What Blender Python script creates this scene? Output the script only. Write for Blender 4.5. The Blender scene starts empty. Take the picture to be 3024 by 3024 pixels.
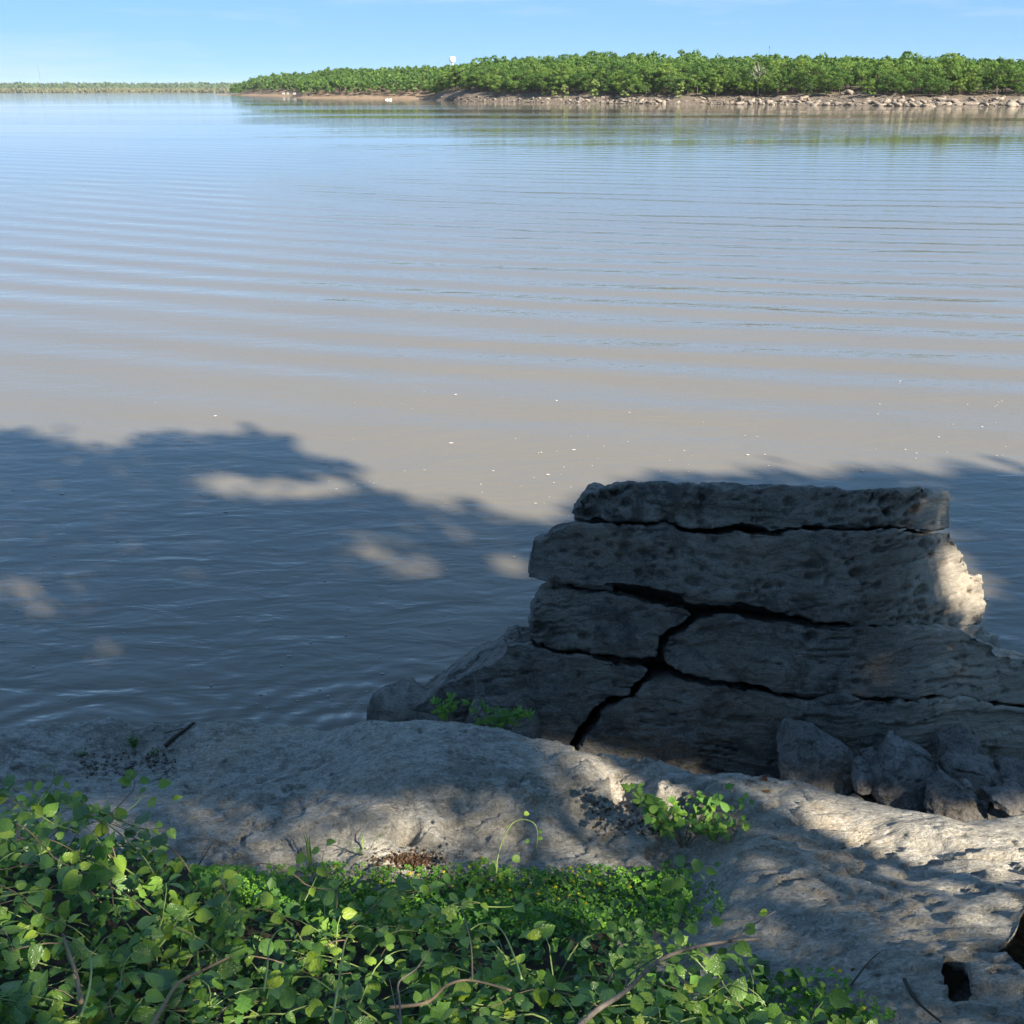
import bpy, bmesh, math, random
import numpy as np
from mathutils import Vector, Matrix, Euler
from mathutils.bvhtree import BVHTree

random.seed(11)
RNG = np.random.RandomState(7)
SC = bpy.context.scene
COL = SC.collection

# ------------------------------------------------------------------ camera
CAM_H = 4.2                                   # eye height above the lake
PITCH = math.atan((1512.0 - 269.0) / 3024.0)  # horizon sits at row 269 of 3024
cam_d = bpy.data.cameras.new('camera')
cam_d.sensor_width = 36.0
cam_d.lens = 36.0
cam_d.clip_start = 0.05
cam_d.clip_end = 20000.0
cam = bpy.data.objects.new('camera', cam_d)
COL.objects.link(cam)
cam.location = (0, 0, CAM_H)
cam.rotation_euler = (math.pi / 2 - PITCH, 0, 0)
SC.camera = cam

# ------------------------------------------------------------------ sun and sky
SUN_EL = math.radians(34.0)
SUN_AZ = math.radians(138.0)      # clockwise from +Y (the way the camera looks): behind, to the right
SUN_DIR = np.array([math.sin(SUN_AZ) * math.cos(SUN_EL), math.cos(SUN_AZ) * math.cos(SUN_EL), math.sin(SUN_EL)])
sun_d = bpy.data.lights.new('sun', 'SUN')
sun_d.energy = 3.5
sun_d.angle = math.radians(0.7)
sun_d.color = (1.0, 0.89, 0.72)
sun = bpy.data.objects.new('sun', sun_d)
COL.objects.link(sun)
sun.location = (30, -30, 40)
sun.rotation_euler = Vector(SUN_DIR).to_track_quat('Z', 'Y').to_euler()

world = bpy.data.worlds.new('World')
SC.world = world
world.use_nodes = True
wt = world.node_tree
wt.nodes.clear()
w_out = wt.nodes.new('ShaderNodeOutputWorld')
w_bg = wt.nodes.new('ShaderNodeBackground')
w_sky = wt.nodes.new('ShaderNodeTexSky')
w_sky.sky_type = 'NISHITA'
w_sky.sun_disc = False
w_sky.sun_elevation = SUN_EL
w_sky.sun_rotation = SUN_AZ
w_sky.altitude = 0.0
w_sky.air_density = 0.5
w_sky.dust_density = 0.0
w_sky.ozone_density = 2.0
w_bg.inputs['Strength'].default_value = 0.125
# thin high cloud wisps, by direction, over the whole sky
w_geo = wt.nodes.new('ShaderNodeTexCoord')
w_map = wt.nodes.new('ShaderNodeMapping')
w_map.inputs['Scale'].default_value = (1.4, 1.4, 14.0)
w_map.inputs['Location'].default_value = (0.35, 0.0, 0.62)
w_noise = wt.nodes.new('ShaderNodeTexNoise')
w_noise.inputs['Scale'].default_value = 2.6
w_noise.inputs['Detail'].default_value = 7.0
w_noise.inputs['Roughness'].default_value = 0.6
w_ramp = wt.nodes.new('ShaderNodeValToRGB')
w_ramp.color_ramp.elements[0].position = 0.50
w_ramp.color_ramp.elements[0].color = (0, 0, 0, 1)
w_ramp.color_ramp.elements[1].position = 0.80
w_ramp.color_ramp.elements[1].color = (0.6, 0.6, 0.6, 1)
w_mix = wt.nodes.new('ShaderNodeMix')
w_mix.data_type = 'RGBA'
w_mix.inputs[7].default_value = (1.35, 1.55, 1.85, 1)
w_hs = wt.nodes.new('ShaderNodeHueSaturation')
w_hs.inputs['Saturation'].default_value = 1.2
w_tint = wt.nodes.new('ShaderNodeMix')
w_tint.data_type = 'RGBA'
w_tint.blend_type = 'MULTIPLY'
w_tint.inputs[0].default_value = 1.0
w_tint.inputs[7].default_value = (0.53, 0.745, 1.0, 1)
w_gam = wt.nodes.new('ShaderNodeGamma')      # evens out the drop from horizon to zenith, as light haze does
w_gam.inputs['Gamma'].default_value = 0.3
wl = wt.links
wl.new(w_geo.outputs['Generated'], w_map.inputs['Vector'])
wl.new(w_map.outputs['Vector'], w_noise.inputs['Vector'])
wl.new(w_noise.outputs['Fac'], w_ramp.inputs['Fac'])
wl.new(w_ramp.outputs['Color'], w_mix.inputs[0])
wl.new(w_sky.outputs['Color'], w_gam.inputs['Color'])
wl.new(w_gam.outputs['Color'], w_tint.inputs[6])
wl.new(w_tint.outputs[2], w_hs.inputs['Color'])
wl.new(w_hs.outputs['Color'], w_mix.inputs[6])
wl.new(w_mix.outputs[2], w_bg.inputs['Color'])
wl.new(w_bg.outputs['Background'], w_out.inputs['Surface'])

SC.view_settings.view_transform = 'Standard'
SC.view_settings.look = 'None'
SC.view_settings.gamma = 1.0
SC.view_settings.use_curve_mapping = False
SC.view_settings.exposure = 2.2
SC.render.engine = 'CYCLES'
SC.cycles.use_denoising = True
SC.cycles.max_bounces = 6
SC.cycles.diffuse_bounces = 3
SC.cycles.glossy_bounces = 3
SC.cycles.transparent_max_bounces = 4
SC.cycles.sample_clamp_indirect = 6.0

# ------------------------------------------------------------------ measuring helpers
CP, SP = math.cos(PITCH), math.sin(PITCH)
F = 3024.0

def ray(x, y):
    cx, cy = (x - 1512.0) / F, (1512.0 - y) / F
    return np.array([cx, CP + cy * SP, -SP + cy * CP])

def at_z(x, y, z):
    d = ray(x, y)
    t = (z - CAM_H) / d[2]
    return np.array([0, 0, CAM_H]) + d * t

def at_y(x, y, Y):
    d = ray(x, y)
    return np.array([0, 0, CAM_H]) + d * (Y / d[1])

def proj(P):
    P = np.atleast_2d(np.asarray(P, float))
    dz = P[:, 2] - CAM_H
    dep = P[:, 1] * CP - dz * SP
    up = P[:, 1] * SP + dz * CP
    dep = np.where(dep < 0.05, 0.05, dep)
    return np.stack([1512 + F * P[:, 0] / dep, 1512 - F * up / dep], 1)

def interp(x, table):
    xs = [a for a, b in table]
    ys = [b for a, b in table]
    return np.interp(x, xs, ys)

def sstep(a, b, x):
    t = np.clip((np.asarray(x, float) - a) / (b - a), 0, 1)
    return t * t * (3 - 2 * t)

# ------------------------------------------------------------------ noise (vectorised gradient noise)
_PERM = np.tile(np.random.RandomState(3).permutation(256), 3)
_G = np.array([[1,1,0],[-1,1,0],[1,-1,0],[-1,-1,0],[1,0,1],[-1,0,1],[1,0,-1],[-1,0,-1],
               [0,1,1],[0,-1,1],[0,1,-1],[0,-1,-1],[1,1,0],[0,-1,1],[-1,1,0],[0,-1,-1]], float)

def pnoise(P):
    P = np.asarray(P, float)
    i = np.floor(P).astype(np.int64)
    f = P - i
    i &= 255
    u = f * f * f * (f * (f * 6 - 15) + 10)
    res = 0
    for dx in (0, 1):
        wx = u[:, 0] if dx else 1 - u[:, 0]
        for dy in (0, 1):
            wy = u[:, 1] if dy else 1 - u[:, 1]
            for dz in (0, 1):
                wz = u[:, 2] if dz else 1 - u[:, 2]
                h = _PERM[_PERM[_PERM[i[:, 0] + dx] + i[:, 1] + dy] + i[:, 2] + dz] & 15
                g = _G[h]
                d = g[:, 0] * (f[:, 0] - dx) + g[:, 1] * (f[:, 1] - dy) + g[:, 2] * (f[:, 2] - dz)
                res = res + wx * wy * wz * d
    return res

def fbm(P, octaves=4, lac=2.03, gain=0.5):
    P = np.asarray(P, float)
    a, s, tot = 1.0, 0.0, 0.0
    for k in range(octaves):
        s = s + a * pnoise(P + k * 17.3)
        tot += a
        a *= gain
        P = P * lac
    return s / tot

def ridged(P, octaves=4):
    P = np.asarray(P, float)
    a, s, tot = 1.0, 0.0, 0.0
    for k in range(octaves):
        s = s + a * (1 - 2 * np.abs(pnoise(P + k * 9.7)))
        tot += a
        a *= 0.5
        P = P * 2.1
    return s / tot

# ------------------------------------------------------------------ object helpers
def mesh(name, V, Fc, smooth=False):
    me = bpy.data.meshes.new(name)
    V = np.asarray(V, np.float32)
    if isinstance(Fc, np.ndarray):
        n, k = Fc.shape
        me.vertices.add(len(V))
        me.vertices.foreach_set('co', V.ravel())
        me.loops.add(n * k)
        me.loops.foreach_set('vertex_index', Fc.astype(np.int32).ravel())
        me.polygons.add(n)
        me.polygons.foreach_set('loop_start', np.arange(0, n * k, k, dtype=np.int32))
        me.update(calc_edges=True)
        me.validate()
    else:
        me.from_pydata(V.tolist(), [], Fc)
    if smooth:
        me.polygons.foreach_set('use_smooth', np.ones(len(me.polygons), bool))
    me.update()
    return me

def link(name, me, mat=None, parent=None, loc=None, rot=None, scale=None):
    o = bpy.data.objects.new(name, me)
    COL.objects.link(o)
    if mat is not None and me is not None and len(me.materials) == 0:
        me.materials.append(mat)
    if parent is not None:
        o.parent = parent
    if loc is not None:
        o.location = loc
    if rot is not None:
        o.rotation_euler = rot
    if scale is not None:
        o.scale = scale if hasattr(scale, '__len__') else (scale,) * 3
    return o

def tag(o, label=None, cat=None, group=None, kind=None):
    if label: o['label'] = label
    if cat: o['category'] = cat
    if group: o['group'] = group
    if kind: o['kind'] = kind
    elif cat: o['kind'] = 'thing'
    return o

def thing(name, loc, label, cat, group=None):
    o = link(name, None, loc=loc)
    o.empty_display_size = 0.1
    return tag(o, label, cat, group)

def grounded(name, V, Fc, mat, smooth=True):
    """a mesh object whose origin lies at the middle of its base"""
    V = np.asarray(V, float)
    c = np.array([(V[:, 0].min() + V[:, 0].max()) / 2, (V[:, 1].min() + V[:, 1].max()) / 2, V[:, 2].min()])
    return link(name, mesh(name, V - c, Fc, smooth), mat, loc=tuple(c))

def grid_faces(nu, nv):
    a = np.arange(nu * nv).reshape(nu, nv)
    return np.stack([a[:-1, :-1], a[1:, :-1], a[1:, 1:], a[:-1, 1:]], -1).reshape(-1, 4)

def tube(pts, radii, sides=6, cap=True):
    pts = np.asarray(pts, float)
    n = len(pts)
    radii = np.full(n, radii) if np.isscalar(radii) else np.asarray(radii, float)
    T = np.gradient(pts, axis=0)
    T /= np.linalg.norm(T, axis=1)[:, None] + 1e-9
    ref = np.array([0.31, 0.77, 0.55])
    V = []
    for k in range(n):
        a = np.cross(T[k], ref); a /= np.linalg.norm(a) + 1e-9
        b = np.cross(T[k], a)
        for s in range(sides):
            th = 2 * math.pi * s / sides
            V.append(pts[k] + radii[k] * (math.cos(th) * a + math.sin(th) * b))
    Fc = []
    for k in range(n - 1):
        for s in range(sides):
            s2 = (s + 1) % sides
            Fc.append((k * sides + s, k * sides + s2, (k + 1) * sides + s2, (k + 1) * sides + s))
    if cap:
        Fc.append(tuple(range(sides))[::-1])
        Fc.append(tuple(range((n - 1) * sides, n * sides)))
    return V, Fc

class Build:
    def __init__(self): self.V, self.F = [], []
    def add(self, V, Fc):
        o = len(self.V)
        self.V += [tuple(map(float, v)) for v in V]
        self.F += [tuple(i + o for i in f) for f in Fc]
        return self
    def tube(self, pts, r, sides=6): return self.add(*tube(pts, r, sides))
    def box(self, c, d):
        x, y, z = c; a, b, h = d[0] / 2, d[1] / 2, d[2] / 2
        V = [(x+sx*a, y+sy*b, z+sz*h) for sz in (-1, 1) for sy in (-1, 1) for sx in (-1, 1)]
        return self.add(V, [(0,2,3,1),(4,5,7,6),(0,1,5,4),(2,6,7,3),(0,4,6,2),(1,3,7,5)])
    def lathe(self, prof, sides=16, c=(0, 0, 0)):
        V, Fc = [], []
        for r, z in prof:
            for s in range(sides):
                th = 2 * math.pi * s / sides
                V.append((c[0] + r * math.cos(th), c[1] + r * math.sin(th), c[2] + z))
        for k in range(len(prof) - 1):
            for s in range(sides):
                s2 = (s + 1) % sides
                Fc.append((k*sides+s, k*sides+s2, (k+1)*sides+s2, (k+1)*sides+s))
        return self.add(V, Fc)
    def obj(self, name, mat, parent=None, smooth=False, loc=None):
        return link(name, mesh(name, self.V, self.F, smooth), mat, parent, loc)

# ------------------------------------------------------------------ materials
class Mat:
    def __init__(self, name):
        self.m = bpy.data.materials.new(name)
        self.m.use_nodes = True
        self.t = self.m.node_tree
        self.t.nodes.clear()
        self.out = self.t.nodes.new('ShaderNodeOutputMaterial')
    def n(self, typ, **kw):
        nd = self.t.nodes.new('ShaderNode' + typ)
        for k, v in kw.items():
            if k.startswith('_'):
                setattr(nd, k[1:], v)
            else:
                key = k.replace('__', ' ')
                key = int(key[1:]) if key[0] == 'i' and key[1:].isdigit() else key
                self.put(nd.inputs[key], v)
        return nd
    def put(self, inp, v):
        if isinstance(v, bpy.types.NodeSocket): self.t.links.new(v, inp)
        elif isinstance(v, bpy.types.Node): self.t.links.new(v.outputs[0], inp)
        else: inp.default_value = v
    def pos(self): return self.n('NewGeometry').outputs['Position']
    def objc(self): return self.n('TexCoord').outputs['Object']
    def noise(self, vec, scale, detail=4.0, rough=0.55, dist=0.0):
        return self.n('TexNoise', Vector=vec, Scale=scale, Detail=detail, Roughness=rough, Distortion=dist).outputs['Fac']
    def mapping(self, vec, scale=(1, 1, 1), rot=(0, 0, 0), loc=(0, 0, 0)):
        return self.n('Mapping', Vector=vec, Scale=scale, Rotation=rot, Location=loc).outputs[0]
    def ramp(self, fac, *stops):
        nd = self.n('ValToRGB', Fac=fac)
        cr = nd.color_ramp
        while len(cr.elements) < len(stops): cr.elements.new(0.5)
        for e, (p, c) in zip(cr.elements, stops):
            e.position = p
            e.color = (c, c, c, 1) if np.isscalar(c) else (*c, 1)
        return nd.outputs[0]
    def mix(self, fac, a, b, mode='MIX'):
        nd = self.n('Mix', _data_type='RGBA', _blend_type=mode)
        self.put(nd.inputs[0], fac)
        for i, v in ((6, a), (7, b)):
            if isinstance(v, tuple) and len(v) == 3: v = (*v, 1)
            self.put(nd.inputs[i], v)
        return nd.outputs[2]
    def math(self, op, a, b=None, c=None):
        nd = self.n('Math', _operation=op)
        for i, v in enumerate((a, b, c)):
            if v is not None: self.put(nd.inputs[i], v)
        return nd.outputs[0]
    def bump(self, h, strength=0.5, dist=0.02, normal=None):
        nd = self.n('Bump', Height=h, Strength=strength, Distance=dist)
        if normal is not None: self.put(nd.inputs['Normal'], normal)
        return nd.outputs[0]
    def finish(self, color, rough=0.9, normal=None, spec=0.3, trans=None, trans_col=None, **kw):
        b = self.n('BsdfPrincipled', Roughness=rough)
        if isinstance(color, tuple) and len(color) == 3: color = (*color, 1)
        self.put(b.inputs['Base Color'], color)
        b.inputs['Specular IOR Level'].default_value = spec
        for k, v in kw.items(): self.put(b.inputs[k.replace('__', ' ')], v)
        if normal is not None: self.put(b.inputs['Normal'], normal)
        sh = b.outputs[0]
        if trans:
            tr = self.n('BsdfTranslucent')
            self.put(tr.inputs['Color'], trans_col if trans_col is not None else color)
            if normal is not None: self.put(tr.inputs['Normal'], normal)
            mx = self.n('MixShader')
            mx.inputs[0].default_value = trans
            self.t.links.new(sh, mx.inputs[1]); self.t.links.new(tr.outputs[0], mx.inputs[2])
            sh = mx.outputs[0]
        self.t.links.new(sh, self.out.inputs['Surface'])
        return self.m

def simple_mat(name, col, rough=0.7, spec=0.3, var=0.15, scale=30.0):
    m = Mat(name)
    n = m.noise(m.objc(), scale, 5)
    c = m.mix(n, tuple(v * (1 - var) for v in col), tuple(min(1, v * (1 + var)) for v in col))
    return m.finish(c, rough, spec=spec)

def pale_rock():
    m = Mat('pale_limestone')
    p = m.pos()
    big = m.noise(p, 1.1, 5, 0.6, 0.4)
    mid = m.noise(m.mapping(p, (1, 1.6, 2.2)), 5.5, 8, 0.68, 0.6)
    fine = m.noise(m.mapping(p, (1, 1.4, 1)), 60, 8, 0.75)
    c = m.mix(m.ramp(mid, (0.38, 0.0), (0.62, 1.0)), (0.36, 0.338, 0.29), (0.66, 0.625, 0.545))
    c = m.mix(m.ramp(big, (0.50, 0.0), (0.66, 0.7)), c, (0.62, 0.52, 0.38))
    stain = m.noise(m.mapping(p, (1, 1.5, 1)), 11, 8, 0.72, 1.0)
    c = m.mix(m.ramp(stain, (0.56, 0.0), (0.68, 0.65)), c, (0.20, 0.19, 0.165))
    pale = m.noise(m.mapping(p, (0.8, 1.9, 3.0), loc=(7, 3, 1)), 16, 8, 0.75, 0.8)
    c = m.mix(m.ramp(pale, (0.48, 0.0), (0.60, 0.85)), c, (0.78, 0.75, 0.68))
    fleck = m.noise(m.mapping(p, (1, 1.7, 1), loc=(2, 5, 9)), 34, 6, 0.7, 0.5)
    c = m.mix(m.ramp(fleck, (0.33, 0.75), (0.45, 0.0)), c, (0.13, 0.125, 0.118))
    c = m.mix(m.ramp(fine, (0.36, 0.55), (0.54, 0.0)), c, (0.22, 0.21, 0.20))
    pits = m.n('TexVoronoi', Vector=p, Scale=55.0).outputs['Distance']
    h = m.math('ADD', m.math('MULTIPLY', fine, 0.7), m.math('MULTIPLY', mid, 1.3))
    h = m.math('ADD', h, m.math('MULTIPLY', fleck, 1.0))
    h = m.math('ADD', h, m.math('MULTIPLY', m.ramp(pits, (0.0, 0.0), (0.25, 1.0)), 0.2))
    nm = m.bump(h, 1.0, 0.045)
    return m.finish(c, 0.92, nm, 0.18)

def dark_rock():
    m = Mat('dark_weathered_limestone')
    p = m.pos()
    lay = m.noise(m.mapping(p, (2.2, 2.2, 8.5), (0, math.radians(-3), 0)), 2.2, 9, 0.7, 1.4)
    big = m.noise(p, 1.7, 5, 0.6, 0.5)
    fine = m.noise(m.mapping(p, (1, 1, 1.8)), 60, 8, 0.75)
    grit = m.noise(m.mapping(p, (1, 1, 2.4), loc=(1, 4, 2)), 21, 8, 0.72, 0.6)
    c = m.mix(m.ramp(big, (0.36, 0.0), (0.64, 1.0)), (0.235, 0.222, 0.20), (0.36, 0.338, 0.30))
    c = m.mix(m.ramp(lay, (0.36, 0.55), (0.50, 0.0)), c, (0.12, 0.116, 0.113))
    c = m.mix(m.ramp(grit, (0.34, 0.8), (0.47, 0.0)), c, (0.09, 0.087, 0.086))
    c = m.mix(m.ramp(fine, (0.50, 0.0), (0.64, 0.6)), c, (0.50, 0.485, 0.46))
    blot = m.noise(m.mapping(p, loc=(3, 9, 4)), 3.2, 7, 0.7, 1.0)
    c = m.mix(m.ramp(blot, (0.50, 0.0), (0.62, 0.75)), c, (0.085, 0.082, 0.08))
    # less weathered cream stone at the eastern end, painted paler to boost its sun patch
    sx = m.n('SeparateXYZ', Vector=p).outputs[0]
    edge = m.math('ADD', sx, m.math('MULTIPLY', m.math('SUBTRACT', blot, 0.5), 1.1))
    sunlit_end = m.math('SUBTRACT', m.math('MULTIPLY', edge, 1.0), 0.0)
    e2 = m.n('MapRange', Value=sunlit_end, From__Min=2.40, From__Max=2.75, To__Min=0.0, To__Max=0.85).outputs[0]
    lich = m.noise(m.mapping(p, loc=(11, 2, 6)), 8.0, 6, 0.7, 0.6)
    c = m.mix(m.ramp(lich, (0.60, 0.0), (0.66, 0.5)), c, (0.40, 0.41, 0.36))
    brown = m.noise(m.mapping(p, loc=(1, 7, 5)), 1.3, 4, 0.6, 0.5)
    c = m.mix(m.ramp(brown, (0.48, 0.0), (0.66, 0.5)), c, (0.30, 0.235, 0.17))
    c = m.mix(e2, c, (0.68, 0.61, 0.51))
    h = m.math('ADD', m.math('MULTIPLY', lay, 0.5), m.math('MULTIPLY', fine, 0.8))
    h = m.math('ADD', h, m.math('MULTIPLY', grit, 1.3))
    nm = m.bump(h, 1.0, 0.032)
    return m.finish(c, 0.9, nm, 0.2)

def rubble_rock():
    m = Mat('rubble_stone')
    p = m.pos()
    r = m.n('ObjectInfo').outputs['Random']
    a = m.noise(p, 6, 7, 0.68, 0.6)
    f = m.noise(p, 60, 7, 0.7)
    c = m.mix(m.ramp(a, (0.36, 0.0), (0.66, 1.0)), (0.20, 0.196, 0.19), (0.36, 0.345, 0.33))
    c = m.mix(m.math('MULTIPLY', r, 0.45), c, (0.24, 0.20, 0.16))
    c = m.mix(m.ramp(f, (0.50, 0.0), (0.64, 0.6)), c, (0.46, 0.44, 0.41))
    dk = m.noise(m.mapping(p, loc=(4, 1, 7)), 14, 7, 0.72, 0.8)
    c = m.mix(m.ramp(dk, (0.40, 0.7), (0.52, 0.0)), c, (0.09, 0.087, 0.083))
    nm = m.bump(m.math('ADD', f, m.math('MULTIPLY', a, 2.5)), 1.0, 0.03)
    return m.finish(c, 0.9, nm, 0.2)

def far_rock():
    m = Mat('far_shore_stone')
    r = m.n('ObjectInfo').outputs['Random']
    p = m.pos()
    a = m.noise(p, 0.9, 6, 0.7, 0.5)
    c = m.mix(r, (0.15, 0.132, 0.112), (0.32, 0.275, 0.225))
    c = m.mix(m.ramp(a, (0.38, 0.6), (0.6, 0.0)), c, (0.12, 0.10, 0.09))
    return m.finish(c, 0.95, m.bump(a, 0.8, 0.5), 0.1)

def soil(name, c1, c2, scale=1.5, bump=0.1):
    m = Mat(name)
    p = m.pos()
    a = m.noise(p, scale, 8, 0.65, 0.4)
    f = m.noise(p, scale * 12, 6, 0.7)
    c = m.mix(m.ramp(a, (0.35, 0.0), (0.65, 1.0)), c1, c2)
    c = m.mix(m.math('MULTIPLY', f, 0.5), c, tuple(v * 0.45 for v in c1))
    return m.finish(c, 0.95, m.bump(m.math('ADD', a, f), 0.8, bump), 0.1)

def leaf_mat(name, dark, mid, light, trans=0.25, rough=0.42, spec=0.4, per='object', vein=True, nscale=3.0):
    m = Mat(name)
    if per == 'object':
        r = m.n('ObjectInfo').outputs['Random']
    else:
        r = m.n('NewGeometry').outputs['Random Per Island']
    pn = m.noise(m.pos(), nscale, 3)
    wr, wn = (0.75, 0.9) if per == 'object' else (0.45, 1.7)
    f = m.math('ADD', m.math('MULTIPLY', r, wr), m.math('MULTIPLY', m.math('SUBTRACT', pn, 0.40), wn))
    c = m.ramp(f, (0.03, dark), (0.48, mid), (0.92, light))
    nm = None
    if vein:
        g = m.noise(m.objc(), 2.2, 5, 0.6)
        c = m.mix(m.math('MULTIPLY', g, 0.45), c, tuple(v * 0.55 for v in dark))
        nm = m.bump(m.noise(m.objc(), 5.0, 3), 0.25, 0.08)
    tc = m.mix(0.5, c, (0.22, 0.36, 0.03))
    return m.finish(c, rough, nm, spec, trans, tc)

M = {}
M['pale'] = pale_rock()
M['dark'] = dark_rock()
M['rubble'] = rubble_rock()
M['far_rock'] = far_rock()
M['bank'] = soil('bank_soil', (0.055, 0.045, 0.033), (0.11, 0.09, 0.065), 6.0, 0.02)
M['mud'] = soil('lakebed_mud', (0.12, 0.095, 0.07), (0.22, 0.18, 0.14), 2.0, 0.05)
M['hill'] = soil('hill_soil', (0.135, 0.11, 0.09), (0.24, 0.20, 0.16), 0.35, 0.6)
M['shore_t'] = soil('sandy_soil', (0.20, 0.145, 0.10), (0.30, 0.22, 0.155), 0.1, 0.2)
M['farland'] = soil('far_land', (0.10, 0.095, 0.05), (0.19, 0.165, 0.10), 0.02, 0.4)
M['bark'] = soil('bark', (0.075, 0.06, 0.048), (0.16, 0.135, 0.115), 9.0, 0.02)
M['twig'] = soil('grey_twig', (0.13, 0.11, 0.095), (0.25, 0.22, 0.19), 40.0, 0.003)
M['green_stem'] = simple_mat('green_stem', (0.20, 0.27, 0.085), 0.5, 0.3, 0.3)
M['brown_stem'] = simple_mat('brown_stem', (0.19, 0.14, 0.09), 0.6, 0.3, 0.3)
M['vine_leaf'] = leaf_mat('vine_leaf', (0.060, 0.15, 0.035), (0.17, 0.33, 0.04), (0.40, 0.54, 0.045), 0.3, 0.30, 0.6)
M['lobed_leaf'] = leaf_mat('lobed_leaf', (0.074, 0.192, 0.036), (0.148, 0.326, 0.049), (0.296, 0.480, 0.057), 0.28, 0.5, 0.35)
M['young_leaf'] = leaf_mat('young_leaf', (0.078, 0.195, 0.039), (0.143, 0.299, 0.052), (0.221, 0.390, 0.078), 0.3, 0.5, 0.3, 'island')
M['clover'] = leaf_mat('clover_leaf', (0.053, 0.155, 0.022), (0.122, 0.299, 0.034), (0.292, 0.530, 0.049), 0.25, 0.6, 0.25, 'island', False)
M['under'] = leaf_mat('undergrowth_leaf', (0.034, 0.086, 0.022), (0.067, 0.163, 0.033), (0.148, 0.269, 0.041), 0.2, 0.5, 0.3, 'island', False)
M['tree_leaf'] = leaf_mat('oak_foliage', (0.032, 0.080, 0.020), (0.075, 0.150, 0.028), (0.140, 0.222, 0.040), 0.3, 0.6, 0.2, 'object', False, 0.11)
M['wood_leaf'] = leaf_mat('wood_foliage', (0.033, 0.082, 0.022), (0.075, 0.150, 0.030), (0.138, 0.218, 0.042), 0.3, 0.6, 0.2, 'island', False, 0.17)
M['willow_leaf'] = leaf_mat('willow_foliage', (0.16, 0.23, 0.07), (0.21, 0.28, 0.085), (0.25, 0.32, 0.10), 0.3, 0.6, 0.2, 'object', False, 0.3)
M['far_leaf'] = leaf_mat('far_foliage', (0.06, 0.105, 0.05), (0.085, 0.135, 0.062), (0.11, 0.16, 0.075), 0.2, 0.8, 0.1, 'island', False, 0.02)
M['reed'] = leaf_mat('reed_foliage', (0.13, 0.145, 0.08), (0.165, 0.172, 0.10), (0.20, 0.20, 0.125), 0.2, 0.8, 0.1, 'island', False, 0.02)
M['shade_leaf'] = leaf_mat('near_oak_foliage', (0.06, 0.12, 0.025), (0.10, 0.18, 0.035), (0.15, 0.24, 0.05), 0.5, 0.6, 0.2, 'island', False, 0.4)
M['yellow'] = simple_mat('yellow_petals', (0.50, 0.40, 0.03), 0.7, 0.2, 0.25, 200)
M['dead_leaf'] = leaf_mat('dead_leaf', (0.050, 0.030, 0.020), (0.110, 0.068, 0.045), (0.210, 0.150, 0.105), 0.1, 0.8, 0.1, 'island', False, 20)
M['dead_leaf_one'] = leaf_mat('fallen_leaf', (0.098, 0.035, 0.014), (0.168, 0.084, 0.032), (0.294, 0.182, 0.070), 0.1, 0.8, 0.1, 'object', False, 20)
M['grass'] = leaf_mat('grass_blade', (0.065, 0.143, 0.026), (0.117, 0.234, 0.046), (0.208, 0.312, 0.078), 0.2, 0.6, 0.2, 'island', False)
M['white'] = simple_mat('white_paint', (0.80, 0.80, 0.79), 0.4, 0.4, 0.03, 2)
M['grey_metal'] = simple_mat('grey_steel', (0.12, 0.125, 0.135), 0.5, 0.5, 0.1, 2)
M['black'] = simple_mat('black_rubber', (0.03, 0.03, 0.03), 0.6, 0.3, 0.1, 5)
M['camper'] = simple_mat('camper_paint', (0.42, 0.42, 0.41), 0.5, 0.3, 0.05, 2)
M['foam'] = simple_mat('foam', (0.40, 0.39, 0.37), 0.8, 0.2, 0.05, 50)
M['dead_wood'] = simple_mat('bleached_wood', (0.42, 0.38, 0.34), 0.8, 0.1, 0.2, 3)
M['glass'] = simple_mat('dark_glass', (0.03, 0.04, 0.05), 0.1, 0.6, 0.1, 3)

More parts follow.
